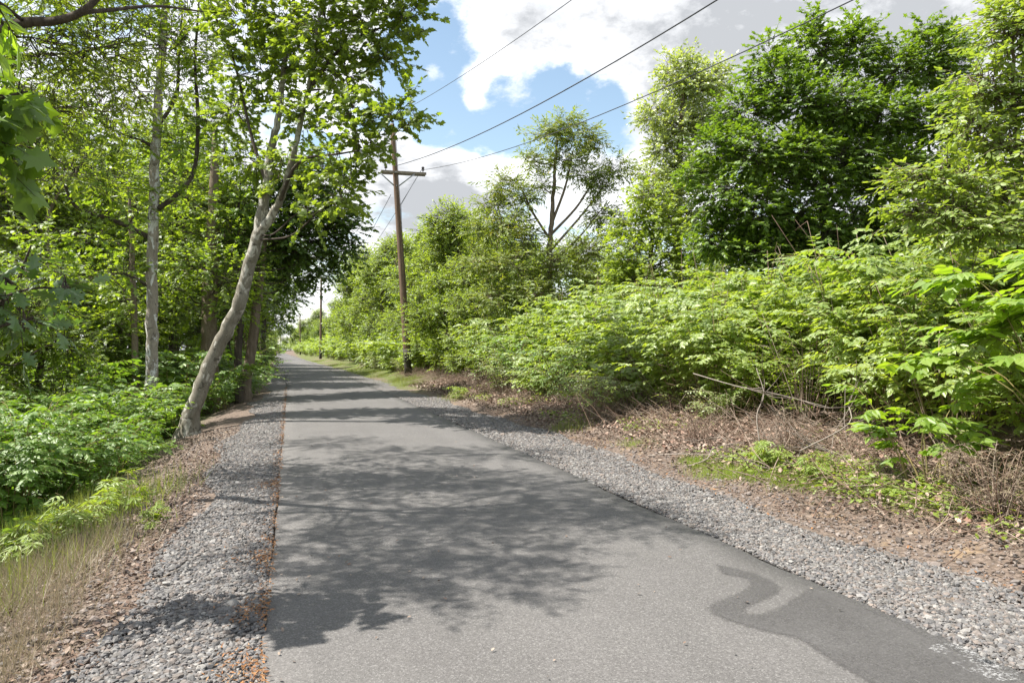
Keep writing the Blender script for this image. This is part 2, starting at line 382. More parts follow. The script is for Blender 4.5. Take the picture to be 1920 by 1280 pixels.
def tag(o, label=None, cat=None, group=None, kind=None):
    for k, v in (('label', label), ('category', cat), ('group', group), ('kind', kind)):
        if v: o[k] = v
    return o
def empty(name, loc, label, cat, group=None, rz=0.0, scale=1.0):
    o = bpy.data.objects.new(name, None); COL.objects.link(o); o.location = loc; o.rotation_euler = (0, 0, rz)
    o.scale = (scale,)*3 if np.isscalar(scale) else scale
    return tag(o, label, cat, group)
def copy_tree(o, parent=None):
    c = o.copy(); COL.objects.link(c)
    if parent is not None: c.parent = parent
    for ch in list(o.children): copy_tree(ch, c)
    return c

def poly_leaf(half, droop=0.2, fold=0.2, fan=None):
    """leaf template from a half outline; two halves folded along the midrib"""
    h = np.array(half, float); k = len(h)
    up = [(x, y) for x, y in h]; dn = [(x, -y) for x, y in h[1:-1]]
    pts = up+dn
    z = lambda x, y: -droop*x*x-fold*abs(y)
    v = np.array([(x, y, z(x, y)) for x, y in pts])
    if fan is None:
        f1 = list(range(k)); f2 = [0]+list(range(k, k+k-2))+[k-1]
        return v, np.array(f1[::-1]+f2), np.array([len(f1), len(f2)])
    v = np.vstack([v, [fan, 0, -droop*fan*fan]]); ci = len(v)-1
    ring = list(range(k))+list(range(k+k-3, k-1, -1))
    l = []
    for i in range(len(ring)): l += [ci, ring[(i+1) % len(ring)], ring[i]]
    return v, np.array(l), np.full(len(ring), 3)
LEAF = {}
LEAF['oval'] = poly_leaf([(0, 0), (.3, .24), (.68, .2), (1, 0)], 0.15, 0.25)
LEAF['narrow'] = poly_leaf([(0, 0), (.35, .13), (.7, .1), (1, 0)], 0.25, 0.2)
LEAF['heart'] = poly_leaf([(0, 0), (-.07, .2), (.1, .36), (.45, .33), (.78, .13), (1.02, 0)], 0.3, 0.22)
LEAF['maple'] = poly_leaf([(0, 0), (-.12, .22), (.10, .26), (.12, .56), (.36, .34), (.50, .50), (.62, .22), (1, 0)], 0.2, 0.2, fan=.3)
LEAF['oak'] = poly_leaf([(0, 0), (.16, .06), (.24, .25), (.36, .09), (.50, .34), (.60, .10), (.76, .26), (.82, .07), (1, 0)], 0.25, 0.25, fan=.45)
LEAF['star'] = poly_leaf([(0, 0), (-.08, .30), (.2, .2), (.42, .42), (.55, .15), (1, 0)], 0.15, 0.2)
LEAF['curl'] = poly_leaf([(0, 0), (.25, .28), (.7, .26), (1, 0)], -0.35, -0.5)
def frond(pairs=7, ll=0.26, w=0.07, droop=0.35, lf=0.45):
    vs, ls, cs = [], [], []
    def leaflet(p, d, n):
        s = np.cross(n, d); b = sum(len(x) for x in vs)
        vs.append(np.array([p, p+d*ll*0.4+s*w, p+d*ll, p+d*ll*0.4-s*w])); ls.extend([b, b+3, b+2, b+1]); cs.append(4)
    for i in range(pairs):
        t = 0.16+0.78*i/(pairs-1); p = np.array([t, 0, -droop*t*t])
        k = 1.0-0.35*abs(t-0.5)
        for sg in (1, -1):
            d = np.array([0.45, sg*0.95, -lf]); d /= np.linalg.norm(d); n = np.array([0.1, sg*lf, 1.0]); n /= np.linalg.norm(n)
            leaflet(p, d*k, n)
    leaflet(np.array([1, 0, -droop]), np.array([.85, 0, -.5]), np.array([.5, 0, .85]))
    b = sum(len(x) for x in vs)
    q = [np.array([t, sg*0.008, -droop*t*t]) for t in (0, .5, 1) for sg in (1, -1)]
    vs.append(np.array(q)); ls.extend([b, b+2, b+3, b+1, b+2, b+4, b+5, b+3]); cs.extend([4, 4])
    return np.vstack(vs), np.array(ls), np.array(cs)
LEAF['frond'] = frond(6, 0.34, 0.105, 0.5, 0.6); LEAF['fine_frond'] = frond(6, 0.24, 0.085, 0.2, 0.25)
LEAF['blade'] = (np.array([[0, .012, 0], [0, -.012, 0], [.5, -.010, -.03], [.5, .010, -.03], [1, 0, -.2]], float), np.array([0, 1, 2, 3, 3, 2, 4]), np.array([4, 3]))
LEAF['stalk'] = (np.array([[0, .004, 0], [0, -.004, 0], [.55, -.003, -.02], [.55, .003, -.02], [1, 0, -.10]], float), np.array([0, 1, 2, 3, 3, 2, 4]), np.array([4, 3]))

def unit(v): return v/(np.linalg.norm(v, axis=-1, keepdims=True)+1e-9)
def smooth_path(pts, per=5):
    p = np.asarray(pts, float); m = len(p)
    if m < 3: return np.linspace(p[0], p[-1], per+1)
    ext = np.vstack([2*p[0]-p[1], p, 2*p[-1]-p[-2]]); out = []
    for i in range(1, m):
        a, b, c, d = ext[i-1], ext[i], ext[i+1], ext[i+2]
        for t in np.arange(per)/per:
            out.append(0.5*((2*b)+(-a+c)*t+(2*a-5*b+4*c-d)*t*t+(-a+3*b-3*c+d)*t**3))
    out.append(p[-1]); return np.array(out)

def sprays(lm, tm, C, R, n, leaf, size, rng, k=8, L=0.55, flat=0.55, shell=0.45, up=1.0, twig=0.006, lean=None, cut=None, inner=0.6):
    """leafy twigs spread through an ellipsoid clump: lm gets leaves, tm twigs"""
    d = unit(rng.normal(size=(n, 3)))
    # lobes: the clump's outline is uneven
    ph = rng.uniform(0, 6.28, 3); lob = 0.82+0.18*np.sin(3*np.arctan2(d[:, 1], d[:, 0])+ph[0])+0.12*np.sin(5*d[:, 2]+ph[1])
    rad = (shell+(1-shell)*rng.random(n)**0.6)*lob
    P = C+d*rad[:, None]*R
    if cut is not None:
        ok = cut(P); P = P[ok]; d = d[ok]; n = len(P)
        if n == 0: return
    D = d*np.array([1, 1, flat])+np.array([0, 0, 0.12])+rng.normal(0, 0.28, (n, 3))
    if lean is not None: D = D+np.asarray(lean)
    D = unit(D); ln = L*rng.uniform(0.6, 1.25, n)
    base = C+(P-C)*inner+rng.normal(0, 0.04, (n, 3))
    tm.twigs(base, P+(base-P)*0.35+np.c_[np.zeros((n, 2)), rng.uniform(0, .12, n)], P, twig*1.6, twig)
    tm.twigs(P, P+D*ln[:, None]*0.5, P+D*ln[:, None]-np.array([0, 0, 1])*(ln*0.12)[:, None], twig, twig*0.4)
    side = unit(np.cross(D, np.array([0, 0, 1.0])))
    tt = (np.arange(k)+0.6)/k
    sg = np.where(np.arange(k) % 2 == 0, 1.0, -1.0)
    lp = P[:, None]+D[:, None]*(ln[:, None]*tt)[..., None]-np.array([0, 0, 1])*(0.12*ln[:, None]*tt**2)[..., None]
    fw = D[:, None]*(0.35+0.65*tt[None, :, None])+side[:, None]*(sg*(1.15-0.75*tt))[None, :, None]+rng.normal(0, 0.28, (n, k, 3))+np.array([0, 0, -0.18])
    nm = np.array([0, 0, up])+d[:, None]*0.35+rng.normal(0, 0.42, (n, k, 3))
    sz = size*rng.uniform(0.55, 1.2, (n, k))
    lm.scatter(LEAF[leaf], lp.reshape(-1, 3), fw.reshape(-1, 3), nm.reshape(-1, 3), sz.ravel())

def limb(bm, a, b, r0, r1, rng, sag=0.25, sides=6):
    a = np.asarray(a, float); b = np.asarray(b, float); d = np.linalg.norm(b-a)
    m1 = a+(b-a)*0.35+np.array([0, 0, -sag*0.3*d])+rng.normal(0, 0.05*d, 3); m2 = a+(b-a)*0.7+np.array([0, 0, sag*0.08*d])+rng.normal(0, 0.05*d, 3)
    p = smooth_path([a, m1, m2, b], 4); bm.tube(p, np.linspace(r0, r1, len(p)), sides)

DENS = 4.2
def tree(name, label, cat, trunks, clumps, leaf, size, leafmat, barkmat, seed, branchmat=None, branches=(), dens=9.0, k=8, L=0.55, group=None,
         limb_r=0.05, up=1.0, flat=0.55, twig=0.006, cut=None, shell=0.45, attach=0.25, sides=12, lean=None):
    """thing > trunk, branches, crown. trunks: [(path, radii)], clumps: [(centre, radii3, density factor)]"""
    rng = np.random.default_rng(seed)
    base = np.asarray(trunks[0][0][0], float)
    root = empty(name, base, label, cat, group)
    tb, bb, lb = MB(), MB(), MB()
    nodes = []
    for path, rad in trunks:
        p = smooth_path(path, 6); r = np.interp(np.linspace(0, 1, len(p)), np.linspace(0, 1, len(rad)), rad)
        p[1:-1] += rng.normal(0, 0.012, (len(p)-2, 3))
        tb.tube(p, r, sides, wob=0.05, rng=rng); nodes += [(q, rr) for q, rr in zip(p, r)]
    for path, rad in branches:
        p = smooth_path(path, 5); r = np.interp(np.linspace(0, 1, len(p)), np.linspace(0, 1, len(rad)), rad)
        bb.tube(p, r, 7, wob=0.06, rng=rng); nodes += [(q, rr) for q, rr in zip(p, r)]
    NP = np.array([q for q, _ in nodes]); NR = np.array([r for _, r in nodes])
    for C, R, df in clumps:
        C = np.asarray(C, float); R = np.broadcast_to(np.asarray(R, float), (3,))
        dv = C-NP; hd = np.linalg.norm(dv[:, :2], axis=1)
        cost = np.linalg.norm(dv, axis=1)+2.0*np.maximum(0, attach*hd-dv[:, 2])+3*np.maximum(0, 1.0-(NP[:, 2]-base[2]))
        i = int(np.argmin(cost)); r0 = min(limb_r*0.55, NR[i]*0.5)
        if np.linalg.norm(dv[i]) > 0.3: limb(bb, NP[i], C, r0, max(0.008, r0*0.35), rng)
        for q in range(4):
            e = C+unit(rng.normal(size=3))*R*0.6; limb(bb, C, e, max(0.008, r0*0.35), 0.006, rng, 0.1, 4)
        n = int(DENS*dens*df*(R[0]*R[1]+R[0]*R[2]+R[1]*R[2])/3*4)+4
        sprays(lb, bb, C, R, n, leaf, size, rng, k=k, L=L, up=up, flat=flat, twig=twig, cut=cut, shell=shell, lean=lean)
    tb.build('trunk', barkmat, root, base); bb.build('branches', branchmat or barkmat, root, base); lb.build('crown', leafmat, root, base)
    return root

def PX(path, Z):
    """pixel polyline -> world polyline; Z is one depth or one per point"""
    Zs = np.broadcast_to(np.asarray(Z, float), (len(path),))
    return [at(x, y, z) for (x, y), z in zip(path, Zs)]
def CL(lst, df=1.0, ry=1.0):
    """clumps from (px, py, Z, radius px[, radius px vertical[, density]])"""
    out = []
    for c in lst:
        px, py, Z, r = c[:4]; rv = c[4] if len(c) > 4 else r*0.85; d = c[5] if len(c) > 5 else 1.0
        s = Z/F; out.append((at(px, py, Z), (r*s, r*s*ry, rv*s), d*df))
    return out

# ------------------------------------------------------------------ the setting: ground, trail, shoulders
def curve(y):
    """sideways drift of the trail with distance: it bends slightly left"""
    y = np.asarray(y, float); return -0.02*np.log1p(np.exp(np.minimum(y-42, 2000)/8.0))*8.0-0.003*np.maximum(0, y-360)**2*(y < 700)-0.003*340**2*(y >= 700)
GX = [-400, -60, -25, -14, -9, -6, -4.6, -3.4, -2.3, -1.6, -1.0, -0.6, -0.2, 3.6, 4.2, 4.9, 5.8, 7.0, 8.5, 11, 14, 25, 60, 400]
GZ = [-3, -2.9, -2.7, -2.35, -2.0, -1.55, -1.15, -0.72, -0.34, -0.16, -0.07, -0.045, -0.035, -0.035, -0.045, -0.03, 0.10, 0.33, 0.55, 0.8, 0.95, 1.1, 1.2, 1.2]
def gz(x, y):
    u = np.asarray(x, float)-curve(y); return np.interp(u, GX, GZ)
rg = np.random.default_rng(5)
def grid_sheet(name, us, ys, zf, material, kind='structure'):
    U, Y = np.meshgrid(us, ys); X = U+curve(Y); Zz = zf(U, Y)
    m = MB(); nu, ny = len(us), len(ys)
    i = (np.arange(ny-1)[:, None]*nu+np.arange(nu-1)[None]).ravel()
    q = np.stack([i, i+1, i+nu+1, i+nu], -1)
    m.add(np.stack([X, Y, Zz], -1).reshape(-1, 3), q.ravel(), np.full(len(q), 4), True)
    o = m.build(name, material); o['kind'] = kind; return o
def ground_z(U, Y):
    z = np.interp(U, GX, GZ)
    off = np.clip((np.abs(U-1.7)-2.6)/2.5, 0, 1)
    z = z+off*(0.05*np.sin(U*1.9+Y*0.7)*np.sin(Y*1.3-U*0.6)+0.03*np.sin(U*4.1+1)*np.sin(Y*3.7)+rg.normal(0, 0.012, U.shape))
    return z
us = np.concatenate([[-2500, -900, -400, -200, -120, -80], np.arange(-60, -14, 4), np.arange(-14, -6, 0.6), np.arange(-6, 12, 0.22), np.arange(12, 24, 1.0), np.arange(24, 62, 4), [80, 120, 200, 400, 900, 2500]])
ys = np.concatenate([[-2000, -600, -200, -80, -40, -20, -10, -5, -2], np.arange(0, 30, 0.3), np.arange(30, 80, 1.2), np.arange(80, 300, 6), [320, 360, 420, 520, 700, 1000, 1600, 3000]])
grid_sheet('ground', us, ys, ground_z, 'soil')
RL, RR = -0.14, 3.56
yr = np.concatenate([[-40, -15, -5], np.arange(0, 40, 0.25), np.arange(40, 140, 2), np.arange(140, 760, 12)])
def trail():
    e1 = RL+0.012*np.sin(yr*3.1)+0.016*np.sin(yr*0.9+1)+rg.normal(0, 0.006, len(yr)); e2 = RR+0.016*np.sin(yr*2.3)+0.02*np.sin(yr*0.7)+rg.normal(0, 0.006, len(yr))
    cols = []
    for k, f in enumerate([0, 0, 0.08, 0.25, 0.5, 0.75, 0.92, 1, 1]):
        u = e1+(e2-e1)*f+(-0.02 if k == 0 else 0.02 if k == 8 else 0)
        z = -0.05 if k in (0, 8) else 0.006
        cols.append(np.stack([u+curve(yr), yr, np.full(len(yr), z)], -1))
    V = np.stack(cols, 1); ny, nu = V.shape[:2]; m = MB()
    i = (np.arange(ny-1)[:, None]*nu+np.arange(nu-1)[None]).ravel(); q = np.stack([i, i+1, i+nu+1, i+nu], -1)
    m.add(V.reshape(-1, 3), q.ravel(), np.full(len(q), 4), True); o = m.build('road', 'asphalt'); o['kind'] = 'structure'
trail()
def shoulder(u0, wfun, sgn):
    ysh = np.concatenate([[-20, -8, -3], np.arange(0, 40, 0.3), np.arange(40, 420, 4)])
    wd = wfun(ysh)+rg.normal(0, 0.04, len(ysh)); m = MB(); cols = []
    for f in np.linspace(0, 1, 7):
        u = u0+sgn*wd*f
        z = np.interp(u, GX, GZ)+0.02*(1-f)+0.012*np.sin(f*PI)-(0.03 if f == 1 else 0)+0.008
        cols.append(np.stack([u+curve(ysh), ysh, z], -1))
    V = np.stack(cols if sgn > 0 else cols[::-1], 1); ny, nu = V.shape[:2]
    i = (np.arange(ny-1)[:, None]*nu+np.arange(nu-1)[None]).ravel(); q = np.stack([i, i+1, i+nu+1, i+nu], -1)
    m.add(V.reshape(-1, 3), q.ravel(), np.full(len(q), 4), True); o = m.build('gravel_path', 'crushed_stone'); o['kind'] = 'structure'
wl = lambda y: 0.86+0.14*np.sin(y*0.55)+0.10*np.sin(y*1.7+2)-np.clip(y-60, 0, 60)/60*0.3
wr = lambda y: 1.0+0.22*np.clip((y-3)/6, 0, 1)+0.12*np.sin(y*0.5+1)+0.08*np.sin(y*1.9)-np.clip(y-60, 0, 60)/60*0.5
shoulder(RL-0.012, wl, -1); shoulder(RR+0.012, wr, 1)

def flat_px(poly, dz):
    """photo outline of a mark on the trail -> points on the trail surface"""
    out = []
    for px, py in poly:
        Z = CAMH*F/(py-HOR); p = at(px, py, Z); p[2] = 0.006+dz; out.append(p)
    return np.array(out)
def sheet(name, poly, dz, material, per=4, feather=0.05):
    """a thin sheet whose rim wears out: attribute 'wear' falls from 1 inside to 0 at the rim"""
    p = flat_px(poly, dz); q = smooth_path(np.vstack([p, p[:1]]), per)[:-1]; zc = p[0, 2]
    q = q[q[:, 1] > 1.4] if len(poly) > 10 else q
    st = 0.025; lo = q[:, :2].min(0)-feather; hi = q[:, :2].max(0)+feather
    gx = np.arange(lo[0], min(hi[0], RR-0.03)+st, st); gy = np.arange(lo[1], hi[1]+st, st); X, Y = np.meshgrid(gx, gy); P = np.stack([X, Y], -1).reshape(-1, 2)
    A = q[:, :2]; B = np.roll(A, -1, 0); d2 = np.full(len(P), 1e9); ins = np.zeros(len(P), bool)
    for u, v in zip(A, B):
        e = v-u; t = np.clip(((P-u)@e)/(e@e+1e-12), 0, 1); d2 = np.minimum(d2, ((P-u-t[:, None]*e)**2).sum(1))
        c = (u[1] > P[:, 1]) != (v[1] > P[:, 1]); ins ^= c & (P[:, 0] < (v[0]-u[0])*(P[:, 1]-u[1])/(v[1]-u[1]+1e-12)+u[0])
    sd = np.where(ins, 1, -1)*np.sqrt(d2); wear = np.clip(0.5+sd/feather, 0, 1)
    nx = len(gx); i = (np.arange(len(gy)-1)[:, None]*nx+np.arange(nx-1)[None]).ravel(); quads = np.stack([i, i+1, i+nx+1, i+nx], -1)
    keep = wear[quads].max(1) > 0; quads = quads[keep & (P[quads][:, :, 0].max(1) < RR-0.005)]
    used_, inv = np.unique(quads, return_inverse=True)
    m = MB(); m.add(np.c_[P[used_], np.full(len(used_), zc)], inv.ravel(), np.full(len(quads), 4)); o = m.build(name, material); o['kind'] = 'structure'
    at_ = o.data.attributes.new('wear', 'FLOAT', 'POINT'); at_.data.foreach_set('value', wear[used_].astype(np.float32)); return o
sheet('road_patch', [(1345, 1060), (1400, 1072), (1440, 1088), (1462, 1105), (1440, 1122), (1400, 1140), (1395, 1152), (1440, 1150), (1478, 1132), (1508, 1112), (1540, 1106), (1600, 1132), (1680, 1168), (1760, 1206), (1830, 1240), (1880, 1268), (1900, 1300), (1860, 1330), (1760, 1330), (1660, 1296), (1560, 1240), (1500, 1200), (1440, 1186), (1360, 1162), (1330, 1140), (1400, 1106), (1400, 1086), (1360, 1078)], 0.004, 'asphalt_patch', 3, 0.12)
for poly in ([(1755, 1222), (1790, 1214), (1850, 1226), (1868, 1240), (1830, 1236), (1790, 1226)], [(1800, 1250), (1850, 1242), (1885, 1262), (1880, 1276), (1840, 1262)]):
    sheet('road_marking', poly, 0.008, 'chalk', 2)

# ------------------------------------------------------------------ loose stones, litter, grass (uncountable)
def ico():
    t = (1+5**.5)/2
    v = np.array([(-1, t, 0), (1, t, 0), (-1, -t, 0), (1, -t, 0), (0, -1, t), (0, 1, t), (0, -1, -t), (0, 1, -t), (t, 0, -1), (t, 0, 1), (-t, 0, -1), (-t, 0, 1)], float)
    f = [(0, 11, 5), (0, 5, 1), (0, 1, 7), (0, 7, 10), (0, 10, 11), (1, 5, 9), (5, 11, 4), (11, 10, 2), (10, 7, 6), (7, 1, 8), (3, 9, 4), (3, 4, 2), (3, 2, 6), (3, 6, 8), (3, 8, 9), (4, 9, 5), (2, 4, 11), (6, 2, 10), (8, 6, 7), (9, 8, 1)]
    return unit(v)*0.5, np.array(f).ravel(), np.full(20, 3)
rs = np.random.default_rng(11)
STONES = []
for i in range(14):
    v, l, c = ico(); v = v*np.array([1, rs.uniform(.6, .9), rs.uniform(.4, .65)]); v = v+rs.normal(0, 0.055, v.shape); STONES.append((v, l, c))
def stones(name, P, S, material, rng):
    m = MB(); idx = rng.integers(0, len(STONES), len(P))
    for i, st in enumerate(STONES):
        k = idx == i; n = int(k.sum())
        if n == 0: continue
        a = rng.uniform(0, 2*PI, n); tilt = rng.normal(0, 0.3, (n, 3))
        m.scatter(st, P[k], np.c_[np.cos(a), np.sin(a), np.zeros(n)]+tilt*0.6, np.array([0, 0, 1.0])+tilt, S[k])
    o = m.build(name, material); o['kind'] = 'stuff'; return o
def band(n, y0, y1, rng, fall=1.0):
    t = rng.random(n); return y0+(y1-y0)*t**fall
def gravel():
    rng = np.random.default_rng(21); PP, SS = [], []
    for u0, wf, sg, n in ((RL-0.01, wl, -1, 44000), (RR+0.01, wr, 1, 66000)):
        y = band(n, 1.2, 26, rng, 1.7); f = rng.beta(1.1, 1.15, n)*1.08; w = wf(y)
        u = u0+sg*w*f
        # ragged outer edge
        x = u+curve(y); z = np.interp(u, GX, GZ)+0.02*(1-np.clip(f, 0, 1))+0.012+rng.uniform(0, 0.012, n)
        PP.append(np.c_[x, y, z]); SS.append(np.exp(rng.normal(math.log(0.0275), 0.33, n))*(1+y*0.016))
    stones('gravel', np.vstack(PP), np.concatenate(SS), 'stone', rng)
    # strays spilling into the dirt
    n = 13000; y = band(n, 1.5, 18, rng, 1.5); side = rng.random(n) < 0.55
    u = np.where(side, -0.9-rng.exponential(0.8, n), 4.72+rng.exponential(0.5, n))
    ok = (u > -4.5) & (u < 7.5); u, y = u[ok], y[ok]; n = len(u)
    o = stones('pebbles', np.c_[u+curve(y), y, ground_z(u, y)+0.006], np.exp(rng.normal(math.log(0.027), 0.42, n)), 'dirt_stone', rng)
gravel()
def flakes(name, U, Y, size, material, leaf, rng, lift=0.012, tilt=0.45, group=None, dz=0.0):
    n = len(U); a = rng.uniform(0, 2*PI, n); m = MB()
    t = rng.normal(0, tilt, (n, 3))
    Fw = np.c_[np.cos(a), np.sin(a), rng.normal(0, tilt*0.6, n)]
    m.scatter(LEAF[leaf], np.c_[U+curve(Y), Y, np.interp(U, GX, GZ)+dz+rng.uniform(0.2, 1.6, n)*lift], Fw, np.array([0, 0, 1.0])+t, size*rng.uniform(0.5, 1.3, n))
    o = m.build(name, material); o['kind'] = 'stuff'; return o
def litter():
    rng = np.random.default_rng(31)
    # rusty catkins and needles in a ragged line along the left edge of the asphalt, with some drifts on the gravel
    n = 4600; y = band(n, 1.5, 34, rng, 1.8); gate = np.sin(y*2.3)+np.sin(y*5.1+1)+rng.normal(0, .8, n) > -0.6
    u = RL-np.abs(rng.normal(0, 0.055, n))+0.02
    d = 1100; cy = rng.choice([3.1, 3.4, 4.1, 4.9, 6.2, 9.5, 3.7], d); cu = -0.14-np.abs(rng.normal(0.08, 0.1, d))
    y = np.concatenate([y[gate], cy+rng.normal(0, 0.13, d)]); u = np.concatenate([u[gate], cu])
    flakes('needle_litter', u, y, 0.030, 'rust_litter', 'narrow', rng, 0.02, 0.5, dz=0.045)
    n = 170; y = band(n, 2.4, 18, rng, 1.3); u = rng.uniform(RL, RR, n); u = np.where(rng.random(n) < .6, RL+(u-RL)*rng.random(n), u)
    flakes('trail_litter', u, y, 0.028, 'dead_leaf', 'curl', rng, 0.006, 0.3, dz=0.045)
    # right bank: dead leaves
    n = 30000; y = band(n, 2.5, 34, rng, 1.35); u = 5.0+rng.gamma(2.4, 0.85, n); ok = u < 10; u, y = u[ok], y[ok]
    flakes('fallen_leaves', u, y, 0.036+0.0016*y, 'dead_leaf', 'curl', rng, 0.045, 0.6)
    n = 11000; y = band(n, 4, 32, rng, 1.35); u = 6.7+rng.normal(0, .6, n); k = u > 5.5
    flakes('curled_leaves', u[k], y[k], 0.065, 'pale_dead_leaf', 'curl', rng, 0.09, 0.8)
    n = 9000; y = band(n, 1.6, 18, rng, 1.2); u = -1.0-rng.gamma(1.8, 0.6, n); ok = u > -5; u, y = u[ok], y[ok]
    flakes('leaf_litter', u, y, 0.038, 'dead_leaf', 'curl', rng, 0.02, 0.5)
    n = 16000; y = band(n, 2.2, 22, rng, 1.4); u = 4.75+rng.gamma(2.0, 0.42, n); k = (np.sin(u*2.3+y*1.1)+np.sin(y*2.1+1)+rng.normal(0, .7, n) > -.2) & (u < 7.5)
    flakes('straw_litter', u[k], y[k], 0.05, 'dark_litter', 'narrow', rng, 0.022, 0.35)
    n = 7000; y = band(n, 2.2, 14, rng, 1.3); u = -0.95-rng.gamma(1.6, 0.4, n); k = u > -3
    flakes('straw_litter', u[k], y[k], 0.05, 'dark_litter', 'narrow', rng, 0.022, 0.35)
    n = 500; y = band(n, 2.4, 16, rng, 1.2); u = 4.5+rng.gamma(1.2, 0.6, n)
    flakes('bark_litter', u, y, 0.03, 'rust_litter', 'curl', rng, 0.015, 0.4)
litter()
def blades(name, U, Y, h, material, tmpl, rng, spread=0.45, wid=1.0):
    n = len(U); tuft = np.sin(U*9+np.sin(Y*7)*2)*np.sin(Y*8+U*3)+rng.normal(0, .45, n) > -0.25; U, Y = U[tuft], Y[tuft]; n = len(U)
    a = rng.uniform(0, 2*PI, n); s = np.abs(rng.normal(0, spread, n))+0.05
    Fw = np.c_[np.cos(a)*s, np.sin(a)*s, np.ones(n)]; N = np.c_[np.cos(a), np.sin(a), rng.normal(0, .3, n)+0.1]+rng.normal(0, .4, (n, 3))
    m = MB(); tv, tl, tc = LEAF[tmpl]; m.scatter((tv*np.array([1, wid, 1]), tl, tc), np.c_[U+curve(Y), Y, np.interp(U, GX, GZ)-0.01], Fw, N, h*rng.uniform(0.4, 1.25, n))
    o = m.build(name, material); o['kind'] = 'stuff'; return o
def patches(spots, n, rng):
    """points gathered round (u, y, radius, weight) spots"""
    w = np.array([s[3] for s in spots], float); i = rng.choice(len(spots), n, p=w/w.sum()); s = np.array(spots)[i]
    return s[:, 0]+rng.normal(0, 1, n)*s[:, 2], s[:, 1]+rng.normal(0, 1, n)*s[:, 2]*1.7
def grasses():
    rng = np.random.default_rng(41)
    # dry stalks on the left verge
    u, y = patches([(-1.9, 7.0, .28, 3), (-1.55, 7.6, .16, 1.5), (-1.75, 6.2, .22, 2.5), (-2.2, 7.8, .3, 3), (-1.65, 5.4, .18, 2), (-2.3, 6.6, .3, 2), (-1.5, 4.7, .15, .8), (-2.6, 8.6, .3, 2)], 8500, rng)
    blades('dry_grass', u, y, 0.33, 'dry_grass', 'stalk', rng, 1.25, 1.15)
    # green grass behind it down the bank and along the left edge further on
    u, y = patches([(-3.0, 10.2, .4, 3), (-2.4, 9.3, .25, 2), (-2.1, 9.8, .25, 2), (-3.5, 11.2, .5, 2), (-2.8, 8.6, .3, 2), (-1.7, 10.5, .25, 1), (-3.4, 8.2, .6, 2), (-3.0, 5.6, .35, 2), (-2.3, 6.6, .25, 1.5), (-2.0, 7.8, .25, 1.5), (-1.9, 34, .5, 1), (-2.0, 42, .6, 2), (-2.0, 52, .7, 2), (-2.0, 70, .8, 2)], 15000, rng)
    u = u+rng.normal(0, .25, len(u)); y = y+rng.normal(0, .5, len(u)); k = u < -1.05; u, y = u[k], y[k]
    blades('grass', u, y, 0.30, 'grass', 'blade', rng, 0.75, 0.7)
    # right verge: low green grass patches in front of the brush, longer at the far end
    u, y = patches([(5.35, 8.4, .16, 3), (5.8, 7.4, .17, 4), (5.6, 7.9, .14, 2), (6.1, 6.6, .2, 2), (6.0, 5.9, .16, 2), (6.4, 5.2, .2, 1.5), (5.5, 11.2, .14, 1), (5.45, 9.2, .12, 1.5), (6.3, 7.2, .2, 1)], 24000, rng)
    blades('short_grass', u, y, 0.115, 'weed_leaf', 'blade', rng, 0.8, 1.0)
    u, y = patches([(5.4, 14, .2, 1), (5.3, 24, .3, 1), (5.4, 34, .4, 2), (5.4, 45, .5, 3), (5.3, 60, .5, 3), (5.2, 80, .5, 3), (5.2, 110, .6, 3), (5.6, 38, .5, 4), (5.5, 52, .5, 4)], 16000, rng)
    blades('verge_grass', u, y, 0.22, 'grass', 'blade', rng, 0.7, 1.1)
grasses()
def cover():
    """low leafy ground cover over the left bank and under the right thicket"""
    rng = np.random.default_rng(51)
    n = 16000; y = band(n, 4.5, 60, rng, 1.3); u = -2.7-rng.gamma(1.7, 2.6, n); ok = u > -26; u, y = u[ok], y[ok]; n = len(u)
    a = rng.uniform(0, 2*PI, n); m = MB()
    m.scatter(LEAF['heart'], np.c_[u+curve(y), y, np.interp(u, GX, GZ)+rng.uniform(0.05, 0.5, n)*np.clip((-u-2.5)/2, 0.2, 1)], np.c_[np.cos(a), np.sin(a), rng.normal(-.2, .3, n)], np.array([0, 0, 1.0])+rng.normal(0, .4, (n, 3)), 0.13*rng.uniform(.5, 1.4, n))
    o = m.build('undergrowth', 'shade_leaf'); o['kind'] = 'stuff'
    n = 9500; y = band(n, 3.0, 30, rng, 1.4); u = 5.5+rng.gamma(1.7, 0.5, n); ok = (np.sin(u*3.1+y)+np.sin(y*1.7) > 0.15); u, y = u[ok], y[ok]; n = len(u)
    pu, py_ = patches([(6.3, 5.6, .35, 3), (6.0, 6.4, .25, 2), (6.9, 4.9, .3, 3), (6.2, 7.3, .25, 2), (6.0, 8.6, .2, 1)], 3600, rng); u = np.r_[u, pu]; y = np.r_[y, py_]; n = len(u)
    a = rng.uniform(0, 2*PI, n); m = MB()
    m.scatter(LEAF['oval'], np.c_[u+curve(y), y, np.interp(u, GX, GZ)+rng.uniform(0.02, 0.16, n)], np.c_[np.cos(a), np.sin(a), rng.normal(0, .3, n)], np.array([0, 0, 1.0])+rng.normal(0, .4, (n, 3)), 0.065*rng.uniform(.5, 1.4, n))
    o = m.build('ground_cover_leaves', 'weed_leaf'); o['kind'] = 'stuff'
cover()

